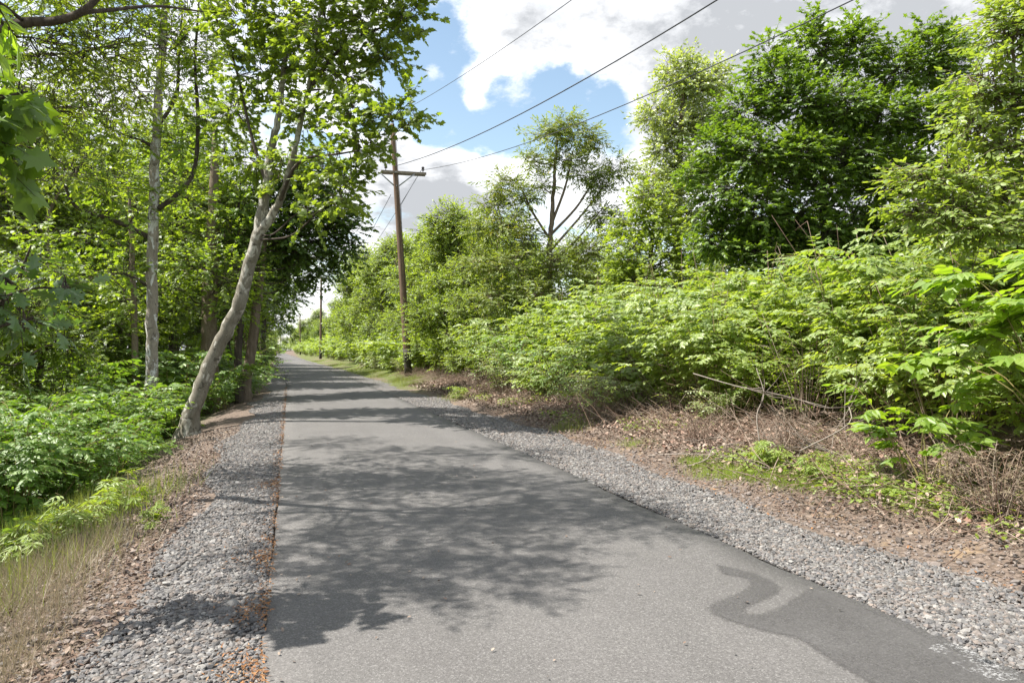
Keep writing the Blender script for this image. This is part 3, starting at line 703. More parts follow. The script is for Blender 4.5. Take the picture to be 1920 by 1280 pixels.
# ------------------------------------------------------------------ utility poles and lines
def rotz(a): return np.array([[math.cos(a), -math.sin(a), 0], [math.sin(a), math.cos(a), 0], [0, 0, 1.0]])
P1 = at(766, 691, 41.3); P1[2] = gz(P1[0], P1[1])-0.1
TOPZ = 14.2
def make_pole(base, top, label, arm_z, full=True):
    base = np.asarray(base, float); top = np.asarray(top, float)
    root = empty('utility_pole', base, label, 'utility pole', 'utility poles along the right side of the trail')
    ax = lambda z: base+(top-base)*((z-base[2])/(top[2]-base[2]))
    b = MB(); p = np.linspace(base, top, 14); b.tube(p, np.linspace(0.205, 0.125, 14), 16); b.build('shaft', 'pole_wood', root, base)
    b = MB(); b.tube(np.linspace(ax(base[2]+0.1), ax(base[2]+1.6), 4), 0.215, 16); b.build('tar_band', 'tar', root, base)
    a = ax(arm_z); arm_x = np.array([math.cos(-0.05), math.sin(-0.05), -0.03])
    for dy in (-0.18, 0.18):
        b = MB(); b.box(a+np.array([0.45, dy, 0]), (2.5, 0.10, 0.13), rotz(-0.05)); b.build('crossarm', 'weathered_wood', root, base)
    for sg in (-1, 1):
        b = MB(); b.tube([a+np.array([sg*0.95+(0.1 if sg > 0 else 0), -0.26, -0.05]), ax(arm_z-0.75)+np.array([sg*0.14, -0.15, 0])], 0.035, 6); b.build('brace', 'galvanised', root, base)
    b = MB(); q = [ax(base[2]+z)+np.array([0.13+0.06*(1-z/(top[2]-base[2])), -0.13, 0]) for z in np.linspace(0, top[2]-base[2]-0.3, 12)]; b.tube(q, 0.012, 5); b.build('ground_wire', 'wire', root, base)
    b = MB(); b.box(ax(base[2]+2.2)+np.array([-0.05, -0.2, 0]), (.09, .02, .14)); b.build('tag_plate', 'galvanised', root, base)
    for dz in (-0.02, -0.75):
        b = MB(); b.box(ax(arm_z+dz)+np.array([0, -0.27 if dz > -.1 else -0.18, 0]), (.05, .06, .05)); b.build('bolt', 'galvanised', root, base)
    for dx in (1.52, -0.55):
        b = MB(); b.lathe([(0.02, 0), (0.02, .1), (.075, .11), (.085, .17), (.05, .20), (.08, .22), (.085, .29), (.04, .33)], a+np.array([dx, -0.18, 0.065]), 10); b.build('insulator', 'insulator', root, base)
    b = MB(); b.lathe([(0.02, 0), (0.02, .1), (.07, .11), (.075, .2), (.03, .25)], top, 10); b.build('insulator', 'insulator', root, base)
    return root
top1 = at(733, 200, 41.3); top1 = np.array([top1[0], P1[1]+0.1, TOPZ])
top1[0] = at(734.5, 200, 41.3)[0]
make_pole(P1, top1, 'leaning brown utility pole nearest the camera with a crossarm against the sky', at(745, 325, 41.3)[2])
P2 = at(601, 668, 122); P2[2] = gz(P2[0], P2[1])-0.1; P3 = at(563, 662, 220); P3[2] = gz(P3[0], P3[1])-0.1
make_pole(P2, P2+np.array([0.1, 0, 13.4]), 'thin upright utility pole standing farther along the hedge, between the two other poles', P2[2]+11.4)
make_pole(P3, P3+np.array([-0.1, 0, 12.2]), 'smallest and farthest utility pole, mostly hidden by yellow-green trees', P3[2]+10.4)
def wire(name, pts, r, label, n=40, ext=1.0):
    """cable through three points in space, as a parabola"""
    a, m, b = (np.asarray(q, float) for q in pts); t1 = np.linalg.norm((m-a)[:2])/np.linalg.norm((b-a)[:2])
    t = np.linspace(0, ext, n)[:, None]; L = a+(b-a)*t; s = m-(a+(b-a)*t1)
    L = L+s*(t*(1-t))/(t1*(1-t1)); mb = MB(); mb.tube(L, r, 6); o = mb.build(name, 'wire', None, L[0]); return tag(o, label, 'cable', 'overhead lines between the utility poles')
def wire_px(pa, Za, pm, pb, Zb, r, label, ext):
    a, b = at(*pa, Za), at(*pb, Zb); xm = (pm[0]-960)/F
    xa, xb = (pa[0]-960)/F*Za, (pb[0]-960)/F*Zb
    t = (xm*Za-xa)/((xb-xa)-xm*(Zb-Za)); Zm = Za+(Zb-Za)*t
    return wire('power_line', [a, at(*pm, Zm), b], r, label, ext=ext)
wire_px((790, 319), 41.2, (1215, 178), (1600, 0), 13.8, 0.013, 'lowest of the black lines, running from the crossarm end over the right-hand trees', 2.2)
wire_px((738, 312), 41.3, (1062, 168), (1345, 0), 16.5, 0.018, 'thick black line crossing the blue gap in the middle of the three lines', 2.2)
wire_px((735, 218), 41.3, (930, 100), (1072, 0), 20.0, 0.011, 'topmost thin line, rising from the pole top across the white cloud', 2.2)
for (pa, za, q, dz, sag, lab) in [((790, 319), 41.2, (1.55, 10.75), 0, 1.2, 'line from the near crossarm end on to the far pole, behind the leaves'), ((733, 365), 41.3, (0, 9.0), 0, 1.0, 'lower cable leaving the near pole leftwards under its crossarm')]:
    a = at(*pa, za); b = P2+np.array([q[0], 0, q[1]]); m = (a+b)/2-np.array([0, 0, sag]); wire('power_line', [a, m, b], 0.016, lab)
    c = P3+np.array([q[0], 0, q[1]]); wire('power_line', [b, (b+c)/2-np.array([0, 0, 1.0]), c], 0.016, lab.replace('near crossarm end', 'middle crossarm').replace('lower cable leaving the near pole leftwards under its crossarm', 'lower cable between the two farther poles') if 'lower' in lab else 'upper line between the two farther poles')
b_ = MB(); b_.tube([at(780, 335, 41.2), at(752, 384, 41.0), at(753, 420, 41.0)], 0.012, 5)
tag(b_.build('down_lead', 'wire', None, at(780, 335, 41.2)), 'thin slanting lead from the crossarm down to the near pole', 'cable')

# ------------------------------------------------------------------ left trees
gb = lambda px, py, Z: (lambda p: np.array([p[0], p[1], gz(p[0], p[1])-0.15]))(at(px, py, Z))
Zs = 17.0; s = Zs/F
base = gb(348, 830, Zs)
tree('sycamore_tree', 'pale smooth-barked sycamore leaning right over the gravel, trunk forked high up', 'tree',
     [([base]+PX([(362, 770), (400, 670), (444, 580), (466, 505), (486, 430), (499, 355), (507, 290), (521, 225), (533, 130), (546, 60), (552, -60), (556, -170)], [17, 17, 16.9, 16.8, 16.7, 16.7, 16.7, 16.7, 16.6, 16.5, 16.4, 16.3]), [27*s, 15*s, 13*s, 12*s, 11.5*s, 10.5*s, 8.5*s, 7*s, 6*s, 4.5*s, 3.5*s, 2.5*s, 1.5*s]),
      (PX([(478, 468), (493, 428), (522, 384), (540, 330), (556, 262), (578, 170), (594, 80), (606, -20), (620, -140)], [16.75, 16.65, 16.5, 16.3, 16.1, 15.9, 15.7, 15.5, 15.3]), [7*s, 8.5*s, 7*s, 6*s, 5*s, 4*s, 3.2*s, 2.5*s, 1.5*s])],
     CL([(610, 60, 15.6, 80), (700, 45, 15.2, 75), (765, 25, 14.8, 36), (640, 140, 15.6, 70), (720, 110, 15.0, 42, 30), (560, 110, 16.4, 70), (665, 225, 15.0, 62), (730, 215, 14.6, 40), (765, 195, 14.5, 24, 34),
         (690, 275, 14.8, 42), (762, 235, 14.5, 24), (625, 310, 15.4, 55), (570, 225, 16.2, 55), (640, 370, 15.3, 45, 35), (655, 345, 15, 28), (490, 130, 17, 70), (440, 210, 17.3, 55), (460, 40, 17, 75),
         (535, 320, 16.4, 45), (470, 300, 17.2, 50), (580, 400, 16, 40, 28, 0.8), (610, -80, 15.5, 100), (720, -70, 15, 100), (480, -90, 16.5, 100), (590, -190, 15.6, 110), (520, 40, 16.6, 55), (790, 62, 14.7, 12)], 0.8),
     'maple', 0.125, 'sycamore_leaf', 'sycamore_bark', 101, 'dark_bark',
     branches=[(PX([(522, 384), (560, 305), (640, 288), (720, 275)], [16.5, 15.8, 15.2, 14.8]), [.05, .035, .02, .01]),
               (PX([(578, 170), (640, 90), (720, 50), (780, 30)], [15.9, 15.6, 15.2, 14.9]), [.05, .035, .02, .01]),
               (PX([(500, 345), (470, 250), (440, 120), (400, 20), (380, -60)], [16.7, 16.8, 17, 17, 17]), [.045, .035, .03, .022, .012])],
     dens=9.2, k=10, L=0.5, limb_r=0.045, up=0.7, shell=0.3)
Zs = 19.0; s = Zs/F; base = gb(281, 830, Zs)
tree('sycamore_tree', 'straight sycamore with patchy white and grey bark rising from the green bank', 'tree',
     [([base]+PX([(284, 700), (285, 560), (288, 440), (290, 330), (295, 230), (303, 120), (309, 20), (313, -90), (316, -190)], Zs), [13*s, 11*s, 10*s, 9.5*s, 9*s, 8*s, 7*s, 6*s, 4*s, 2*s])],
     CL([(170, 90, 18, 80), (260, 60, 19, 70), (350, 60, 19, 70), (120, 180, 18, 70), (210, 170, 18.5, 70), (340, 160, 19.5, 70), (390, 110, 19.5, 55), (70, 260, 17.5, 60, 40, .7), (160, 270, 18, 60), (240, 260, 18.5, 55), (340, 270, 19.5, 60), (400, 230, 19.6, 50),
         (200, 350, 18.4, 55, 40), (130, 330, 18, 50, 40, .7), (340, 370, 19.5, 55), (250, 400, 18.5, 45, 30), (180, 440, 18.4, 60, 40), (90, 440, 18, 60, 40), (210, -60, 19, 110), (340, -70, 19, 110), (90, 0, 18, 80), (230, 510, 18.6, 40, 30)], 0.75),
     'star', 0.15, 'wood_leaf', 'white_bark', 102, 'dark_bark',
     branches=[(PX([(284, 447), (230, 420), (180, 402), (140, 385), (112, 330), (60, 262), (20, 190)], [19, 18.8, 18.5, 18.2, 18, 17.8, 17.5]), [.07, .06, .05, .045, .035, .025, .012]),
               (PX([(296, 392), (340, 358), (366, 310), (371, 220), (366, 120), (372, 20), (376, -40)], [19, 19.2, 19.4, 19.5, 19.5, 19.5, 19.5]), [.07, .06, .055, .05, .04, .025, .015]),
               (PX([(284, 540), (250, 520), (222, 512)], [19, 18.8, 18.6]), [.05, .04, .02]),
               (PX([(288, 275), (260, 262), (215, 245), (150, 205)], [19, 18.8, 18.5, 18.2]), [.05, .035, .025, .01]),
               (PX([(298, 235), (330, 180), (335, 110), (342, 20)], [19, 19.3, 19.5, 19.5]), [.05, .045, .035, .02])],
     dens=5.6, k=8, L=0.6, limb_r=0.04, up=0.8, shell=0.25)
Zs = 25.0; s = Zs/F; base = gb(397, 775, Zs)
tree('maple_tree', 'thick brown-trunked maple standing behind the leaning sycamore', 'tree',
     [([base]+PX([(394, 700), (392, 620), (394, 540), (398, 450), (402, 340), (404, 240)], Zs), [18*s, 15*s, 14*s, 14*s, 12*s, 8*s, 4*s])],
     CL([(420, 520, 24, 60), (360, 500, 24, 60), (440, 450, 25, 55), (330, 430, 25, 65), (400, 400, 25.5, 65), (450, 370, 26, 60), (350, 340, 26, 60), (420, 300, 26, 65), (380, 230, 26, 60), (320, 540, 24.5, 45, 35), (470, 520, 25, 40, 35), (440, 570, 24.5, 40, 30), (350, 580, 25, 40, 30)], 0.9),
     'star', 0.15, 'wood_leaf', 'brown_bark', 103, 'dark_bark', dens=6, k=8, L=0.6, limb_r=0.06)
Zs = 26.0; s = Zs/F; base = gb(459, 757, Zs)
tree('maple_tree', 'dark maple leaning right at the gravel edge, its shaded dark crown overhanging the trail', 'tree',
     [([base]+PX([(462, 715), (473, 640), (483, 560), (490, 480), (498, 400), (510, 320)], Zs), [14*s, 9.5*s, 9*s, 8.5*s, 8*s, 6*s, 3*s])],
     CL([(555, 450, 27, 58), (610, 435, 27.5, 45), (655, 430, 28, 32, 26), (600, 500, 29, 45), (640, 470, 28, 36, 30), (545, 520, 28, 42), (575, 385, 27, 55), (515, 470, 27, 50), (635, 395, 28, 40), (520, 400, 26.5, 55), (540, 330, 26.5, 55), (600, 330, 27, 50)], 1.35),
     'maple', 0.15, 'shaded_maple_leaf', 'brown_bark', 104, 'dark_bark', dens=7.5, k=8, L=0.6, limb_r=0.06, up=1.3)
base = gb(449, 757, 25.6)
tree('maple_tree', 'slim dark upright trunk close beside the right-leaning dark maple', 'tree',
     [([base]+PX([(447, 690), (449, 620), (452, 540), (450, 460), (448, 380)], 25.6), [9*s, 7*s, 6.5*s, 6*s, 5*s, 2*s])],
     CL([(455, 480, 25.5, 38), (480, 440, 25.5, 38), (430, 430, 25.5, 38), (455, 390, 25.5, 40)], 1.0), 'maple', 0.14, 'maple_leaf', 'dark_bark', 105, dens=6, k=8)
Zs = 50.0; s = Zs/F; base = gb(493, 697, Zs)
tree('maple_tree', 'dark trunk standing alone on the grass at the gravel edge beyond the leaning maple', 'tree',
     [([base]+PX([(493, 650), (495, 600), (500, 540), (506, 480)], Zs), [6.5*s, 5*s, 4.5*s, 4*s, 2*s])],
     CL([(540, 560, 53, 34), (510, 540, 51, 36), (525, 600, 54, 24, 18), (500, 500, 50, 38), (550, 520, 53, 34), (480, 560, 50, 30), (535, 480, 52, 40)], 1.3), 'star', 0.2, 'maple_leaf', 'dark_bark', 106, dens=3.2, k=9, L=0.9, limb_r=0.09, twig=0.01)
Zs = 22.0; s = Zs/F; base = gb(256, 790, Zs)
tree('young_tree', 'thin brown trunk just left of the straight white sycamore', 'tree',
     [([base]+PX([(254, 700), (251, 600), (249, 520), (246, 430), (240, 350)], Zs), [7*s, 6*s, 5.5*s, 5*s, 4*s, 2*s])],
     CL([(235, 470, 22, 40), (190, 520, 22, 50, 36), (240, 560, 21.5, 40, 26), (150, 560, 22, 50, 36), (210, 610, 21.5, 40, 26), (260, 400, 22, 40)], 0.8), 'star', 0.15, 'wood_leaf', 'brown_bark', 107, 'dark_bark', dens=6, k=8)
# pin oak whose trunk stands out of frame to the left: its limbs fill the top left corner and its shade falls on the trail
oak = np.array([-8.2, 8.6, 0.0]); oak[2] = gz(oak[0], oak[1])-0.15
up_ = lambda z, dx=0, dy=0: oak+np.array([dx, dy, z])
SH = []
def shade_clump(px, py, h, r, d=1.0):
    """a crown clump at height h whose sun shadow lands at this trail point"""
    Z = CAMH*F/(py-HOR); p = at(px, py, Z); p[2] = 0; t = h/SDIR[2]; SH.append((p+SDIR*t, (r, r, r*0.6), d*2.1))
for c in [(850, 1085, 6.4, .62), (700, 1060, 6.6, .6), (960, 1040, 6.8, .6), (610, 1075, 6.0, .34), (760, 990, 7.2, .75), (560, 1020, 6.3, .45, .8), (900, 970, 7.6, .8), (1060, 960, 7.8, .7), (1220, 985, 7.4, .45), (1160, 950, 7.8, .5),
          (640, 940, 7.4, .8, .7), (1000, 915, 8.4, .8), (820, 900, 8.4, .8, .7), (760, 850, 9.2, .9, .55), (940, 850, 9.2, .9, .6), (620, 830, 9, .9, .5)]: shade_clump(*c)
tree('pin_oak_tree', 'fine-leaved oak reaching in from the left with black limbs across the top corner', 'tree',
     [([oak, up_(2.5, .1, 0), up_(5.5, .3, .1), up_(8.5, .5, .2), up_(12, .8, .3)], [.30, .25, .2, .15, .07])],
     SH+CL([(60, 70, 8.5, 110, 60, 1.3), (180, 90, 9, 110, 55, 1.3), (60, 200, 9.5, 110, 60, 1.2), (190, 210, 10, 90, 55, 1.1), (300, 90, 9.5, 90, 55, 1.0), (40, 330, 10, 80, 45, 1.0), (140, 320, 10.5, 60, 40, .8), (260, 170, 10, 70, 40, .8), (100, 140, 9.2, 80, 40, 1), (100, -60, 8.5, 130, 60), (260, -50, 9, 130, 60), (-40, 130, 9, 120, 90)], 1.0),
     'narrow', 0.115, 'oak_leaf', 'dark_bark', 108, 'dark_bark',
     branches=[([up_(5.0, .3, .1)]+PX([(-260, 120), (-80, 90), (30, 46), (100, 40), (150, 24), (190, -12), (230, -60)], [8, 7.6, 7.3, 7.2, 7.1, 7.1, 7.1]), [.11, .09, .07, .05, .042, .036, .03, .02]),
               (PX([(150, 24), (200, 20), (290, 12), (380, 22)], [7.1, 7.3, 7.8, 8.2]), [.028, .02, .015, .008]),
               ([up_(4.2, .2, .1)]+PX([(-150, 230), (0, 120), (60, 105), (140, 100), (240, 78)], [9.5, 9.2, 9.2, 9.3, 9.5]), [.09, .06, .04, .025, .018, .008]),
               ([up_(7.5, .4, .1), np.array([-5.6, 8.8, 6.4]), np.array([-3.4, 8.4, 7.0]), np.array([-1.6, 8.4, 7.0]), np.array([.2, 8.6, 7.1])], [.07, .04, .03, .02, .01])],
     dens=9, k=10, L=0.5, limb_r=0.035, twig=0.004, attach=0.0)
# near foliage hanging in from saplings at the left frame edge
def sapling(name, label, trunk_px, Zt, r, clumps, leaf, size, lm, seed, dens, k=6, L=0.3, flat=0.4, lean=(0, 0, -0.25)):
    b = gb(trunk_px[0][0], 1100, Zt)
    tree(name, label, 'tree', [([b]+PX(trunk_px, Zt), [r, r*.8]+[r*.6]*(len(trunk_px)-1))], CL(clumps), leaf, size, lm, 'dark_bark', seed, dens=dens, k=k, L=L, limb_r=0.015, twig=0.003, attach=0.1, lean=lean, flat=flat, up=0.7, shell=0.2)
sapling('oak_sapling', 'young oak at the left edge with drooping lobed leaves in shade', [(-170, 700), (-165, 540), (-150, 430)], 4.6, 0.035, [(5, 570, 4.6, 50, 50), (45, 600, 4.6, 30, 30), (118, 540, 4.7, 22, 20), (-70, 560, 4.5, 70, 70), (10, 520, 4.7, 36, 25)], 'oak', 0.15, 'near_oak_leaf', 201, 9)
sapling('maple_sapling', 'maple sapling at the left edge with broad lobed leaves in front of the oak', [(-200, 600), (-180, 350), (-150, 180)], 4.4, 0.03, [(-20, 180, 4.4, 50, 50), (35, 175, 4.4, 28, 24), (-15, 250, 4.4, 36, 36), (-90, 220, 4.3, 80, 80)], 'maple', 0.145, 'maple_leaf', 202, 14)
sapling('ash_sapling', 'bright pointed leaves hanging into the top left corner', [(-300, 500), (-260, 200), (-150, 0)], 2.4, 0.02, [(-22, 12, 2.4, 18, 22), (-70, 0, 2.4, 40, 40)], 'narrow', 0.10, 'lime_leaf', 203, 18, 6, 0.16, 0.3, (0, 0, -0.9))

# ------------------------------------------------------------------ right trees
Zs = 24.0; s = Zs/F; base = gb(1548, 560, Zs)
tree('norway_maple_tree', 'big dark green maple with a dense rounded crown rising behind the hedge', 'tree',
     [([base]+PX([(1548, 480), (1546, 400), (1543, 320), (1545, 240), (1550, 150)], Zs), [12*s, 10*s, 8*s, 7*s, 5*s, 3*s]), (PX([(1546, 400), (1600, 320), (1640, 240), (1660, 150)], [24, 24, 24, 24]), [6*s, 5*s, 4*s, 2*s])],
     CL([(1525, 90, 24, 45, 62), (1605, 105, 24, 48, 60), (1680, 130, 24, 50, 55), (1745, 105, 24, 48, 62), (1795, 130, 24.5, 34, 60), (1450, 150, 23.5, 55), (1395, 210, 23.5, 52), (1345, 280, 23.5, 50), (1500, 190, 23, 60), (1580, 200, 23, 60), (1660, 220, 23.2, 60), (1740, 220, 23.5, 60), (1800, 230, 24, 40, 60),
         (1420, 290, 22.8, 60), (1500, 290, 22.6, 55), (1590, 300, 22.8, 55), (1680, 320, 23, 60), (1760, 330, 23.5, 60), (1350, 370, 23.2, 50), (1420, 390, 22.8, 55), (1490, 400, 22.8, 48), (1600, 410, 23, 48), (1680, 420, 23.2, 50), (1740, 420, 23.6, 50),
         (1340, 450, 23.5, 45, 40, 1.4), (1420, 475, 23, 50, 38, 1.5), (1500, 490, 23, 46, 34, 1.5), (1590, 490, 23, 46, 34, 1.5), (1660, 490, 23, 50, 34, 1.5), (1545, 440, 22.6, 40, 34, 1.2), (1545, 350, 22.6, 40, 34, 1.0), (1460, 440, 24, 60, 45, 1.2), (1620, 450, 25, 70, 50, 1.2), (1380, 420, 24.5, 50, 45), (1550, 260, 25, 80, 70), (1450, 330, 25, 70, 60), (1650, 320, 25, 80, 70), (1525, 45, 24, 15, 32), (1600, 60, 24, 20, 30), (1738, 55, 24, 22, 30), (1792, 75, 24.5, 14, 34), (1440, 100, 23.7, 24, 36), (1300, 330, 23.7, 28)], 1.0),
     'star', 0.165, 'maple_leaf', 'dark_bark', 301, dens=15, k=8, L=0.5, limb_r=0.07, up=1.2, shell=0.35)
Zs = 33.0; s = Zs/F; base = gb(1270, 560, Zs)
tree('cottonwood_tree', 'tall pale-leaved cottonwood between the dark maple and the flat-topped tree', 'tree',
     [([base]+PX([(1270, 480), (1272, 380), (1275, 280), (1280, 200), (1285, 130)], Zs), [10*s, 8*s, 7*s, 5*s, 4*s, 2*s])],
     CL([(1265, 140, 33, 38, 44), (1300, 165, 33, 45, 45), (1340, 150, 33.5, 36, 40), (1225, 215, 33, 32, 34), (1280, 235, 33, 48, 42), (1245, 275, 33, 40, 36), (1330, 230, 33.5, 44), (1215, 330, 32.5, 26, 22), (1285, 320, 33, 48), (1240, 365, 32.5, 44), (1320, 330, 33.5, 40), (1285, 410, 33, 50), (1290, 115, 33, 18, 20)], 1.0),
     'oval', 0.16, 'cottonwood_leaf', 'brown_bark', 302, dens=15, k=8, L=0.6, limb_r=0.06, up=0.4, shell=0.3)
Zs = 28.0; s = Zs/F; base = gb(1215, 560, Zs)
tree('boxelder_tree', 'small light green tree below the cottonwood at the hedge top', 'tree',
     [([base]+PX([(1218, 520), (1222, 460), (1225, 410)], Zs), [6*s, 5*s, 4*s, 2*s])],
     CL([(1190, 420, 28, 40), (1240, 420, 27.5, 45), (1215, 370, 28, 36), (1180, 480, 27.5, 40), (1240, 490, 27, 48), (1290, 470, 27, 40), (1200, 535, 27, 45, 30), (1270, 540, 26.5, 45, 30), (1165, 520, 27.5, 30), (1320, 530, 26, 36, 28)], 1.0),
     'star', 0.17, 'locust_leaf', 'dark_bark', 303, dens=12, k=8, L=0.6, limb_r=0.05)
Zs = 32.0; s = Zs/F; base = gb(1030, 600, Zs)
tree('tree_of_heaven', 'flat-topped tree with open forked limbs and reddish leaf tips, clear against the clouds', 'tree',
     [([base]+PX([(1030, 540), (1030, 470), (1034, 420), (1038, 360), (1042, 300), (1046, 250)], Zs), [8*s, 6.5*s, 5.5*s, 4.5*s, 3.5*s, 2.5*s, 1.5*s])],
     CL([(1030, 250, 32, 40, 22), (1085, 255, 32, 40, 22), (1060, 232, 32, 30, 16), (1110, 275, 32, 24, 20), (1000, 300, 32, 30, 22), (1060, 300, 32, 40, 22), (945, 345, 32, 34, 26), (980, 370, 32, 30, 24), (1105, 330, 32, 38, 22), (1155, 315, 32.2, 30, 20), (1125, 350, 32, 28, 18), (1015, 350, 32, 24, 20),
         (920, 385, 32, 30, 26), (955, 420, 31.5, 44, 30), (1130, 400, 32, 36, 26), (900, 430, 32, 30, 26), (1160, 440, 31.5, 30, 26), (985, 450, 31.5, 40, 30), (1100, 470, 31.5, 40, 34), (1040, 500, 31, 45, 36), (960, 500, 31, 50, 36), (900, 490, 31.5, 40, 34), (1110, 530, 31, 45, 34), (1000, 550, 30.5, 50, 30), (930, 560, 30.5, 45, 30)], 1.0),
     'narrow', 0.20, 'ailanthus_leaf', 'brown_bark', 304, 'brown_bark',
     branches=[(PX([(1032, 450), (1000, 400), (975, 350), (950, 330)], 32), [.06, .05, .035, .02]), (PX([(1033, 440), (1080, 390), (1110, 345), (1130, 330)], 32), [.065, .05, .035, .02]), (PX([(1032, 470), (1085, 410), (1140, 340)], 32), [.06, .045, .02]), (PX([(1034, 420), (1060, 350), (1075, 280)], 32), [.07, .05, .02]), (PX([(1030, 500), (1090, 440), (1130, 390)], 32), [.06, .04, .02])],
     dens=9.5, k=12, L=0.6, limb_r=0.07, flat=0.6, shell=0.2, up=0.8)
Zs = 10.5; s = Zs/F; base = gb(1960, 560, Zs)
tree('sumac_tree', 'bright sumac at the right edge with long drooping feathery leaves', 'tree',
     [([base]+PX([(1950, 520), (1930, 400), (1910, 280), (1900, 160), (1900, 60)], Zs), [9*s, 8*s, 6*s, 5*s, 4*s, 2*s])],
     CL([(1890, 70, 10.5, 60, 55), (1950, 40, 10.5, 60), (1840, 160, 10.4, 50), (1900, 180, 10.4, 60), (1830, 240, 10.3, 45, 35), (1890, 280, 10.2, 55, 40), (1760, 330, 10, 55, 30), (1820, 350, 10, 55, 40), (1720, 350, 9.9, 38, 26), (1880, 370, 9.9, 55, 40), (1780, 400, 9.8, 60, 36), (1850, 430, 9.6, 60, 36), (1960, 200, 10.5, 80), (1960, 340, 10.3, 80), (1900, 20, 10.6, 40), (1710, 400, 9.8, 40, 26)], 1.0),
     'oval', 0.105, 'sumac_leaf', 'brown_bark', 305, dens=24, k=13, L=0.48, limb_r=0.03, flat=0.35, shell=0.35, up=1.2, lean=(-0.15, -0.1, -0.15))

# ------------------------------------------------------------------ generic trees of the wood, copied
def auto_tree(name, label, group, H, R, leaf, size, lm, bark, seed, n=16, dens=4.2, k=9, L=0.8, low=0.25, tr=0.16):
    rng = np.random.default_rng(seed); cl = []
    for i in range(n):
        t = rng.random()**0.8; z = H*(low+(1-low)*t)*0.94; rr = R*(1-abs(t-0.4)**1.6)*rng.uniform(0.25, 0.85); a = rng.uniform(0, 2*PI)
        c = R*rng.uniform(0.34, 0.52); cl.append((np.array([rr*math.cos(a), rr*math.sin(a), z]), (c, c, c*0.72), 1.0))
    path = [np.array([0, 0, -0.3])]+[np.array([rng.normal(0, .12)*i, rng.normal(0, .12)*i, H*f]) for i, f in enumerate((.25, .5, .75, .95), 1)]
    return tree(name, label, 'tree', [(path, [tr*1.3, tr, tr*.8, tr*.5, tr*.15])], cl, leaf, size, lm, bark, seed, 'dark_bark', dens=dens, k=k, L=L, limb_r=tr*.4, twig=0.01, group=group)
LW = 'tree in the dense wood down the left bank, behind the sycamores'
RW = 'yellow-green tree in the row behind the hedge, left of the flat-topped tree'
protos_l = [auto_tree('wood_tree', LW, 'trees of the left wood', 13, 3.6, 'star', 0.20, 'wood_leaf', 'brown_bark', 401, 18, 2.6, low=0.28), auto_tree('wood_tree', LW, 'trees of the left wood', 11, 3.2, 'oval', 0.19, 'wood_leaf', 'brown_bark', 402, 17, 2.6, low=0.25), auto_tree('wood_tree', LW, 'trees of the left wood', 8, 3.0, 'star', 0.17, 'wood_leaf', 'dark_bark', 403, 16, 2.6, low=0.15)]
protos_r = [auto_tree('locust_tree', RW, 'yellow-green trees behind the hedge', 9.5, 3.0, 'oval', 0.17, 'locust_leaf', 'brown_bark', 411, 18, 4.2, 11, 0.8, low=0.12), auto_tree('locust_tree', RW, 'yellow-green trees behind the hedge', 8, 2.8, 'oval', 0.19, 'locust_leaf', 'brown_bark', 412, 18, low=0.1), auto_tree('locust_tree', RW, 'yellow-green trees behind the hedge', 7, 2.6, 'star', 0.18, 'wood_leaf', 'brown_bark', 413, 18, low=0.1)]
rp = np.random.default_rng(77)
used = set()
def place(protos, i, x, y, sc_, label=None, group=None, sz=1.0):
    p = protos[i % len(protos)]
    o = copy_tree(p) if p.name in used else p
    used.add(p.name)
    tl = 0.13 if 'shrub' in p.name else 0.03
    o.location = (x, y, gz(x, y)); o.rotation_euler = (rp.normal(0, tl), rp.normal(0, tl), rp.uniform(0, 6.28)); o.scale = (sc_, sc_, sc_*sz)
    if label: o['label'] = label
    if group: o['group'] = group
    return o
# the left wood: (px column, depth, scale, kind)
for px, Z, k, i in [(30, 22, .85, 2), (150, 26, .9, 1), (90, 30, 1.0, 0), (220, 33, 1.0, 1), (330, 34, 1.0, 0), (-60, 26, 1.0, 0), (10, 38, 1.05, 0), (280, 42, 1.1, 0), (170, 44, 1.1, 1), (400, 40, 1.0, 1), (100, 48, 1.2, 0), (430, 48, 1.0, 0), (350, 54, 1.1, 0), (230, 58, 1.2, 0), (40, 60, 1.3, 1), (140, 66, 1.3, 0), (300, 70, 1.3, 1), (415, 66, 1.2, 0), (450, 62, 1.0, 1), (-20, 16, .7, 2), (80, 18.5, .6, 2), (200, 24, .62, 2), (320, 28, .7, 2), (430, 33, .6, 2), (370, 80, 1.4, 0), (60, 90, 1.6, 0), (210, 95, 1.6, 0)]:
    p = at(px, 700, Z)
    if p[0] > -14.5: place(protos_l, i, p[0], p[1], k)
FL = 'trailside tree in the left row far down the trail'
for Y in (58, 66, 75, 86, 99, 114, 131, 150, 172, 198, 228, 262, 300, 345, 395):
    for dx, kk in ((-3.0, .85), (-7.5, 1.0)):
        x = curve(Y)+dx+rp.normal(0, .5); place(protos_l, int(rp.integers(0, 3)), x, Y+rp.normal(0, 3), kk*rp.uniform(.85, 1.1), FL, 'trees lining the left side far away')
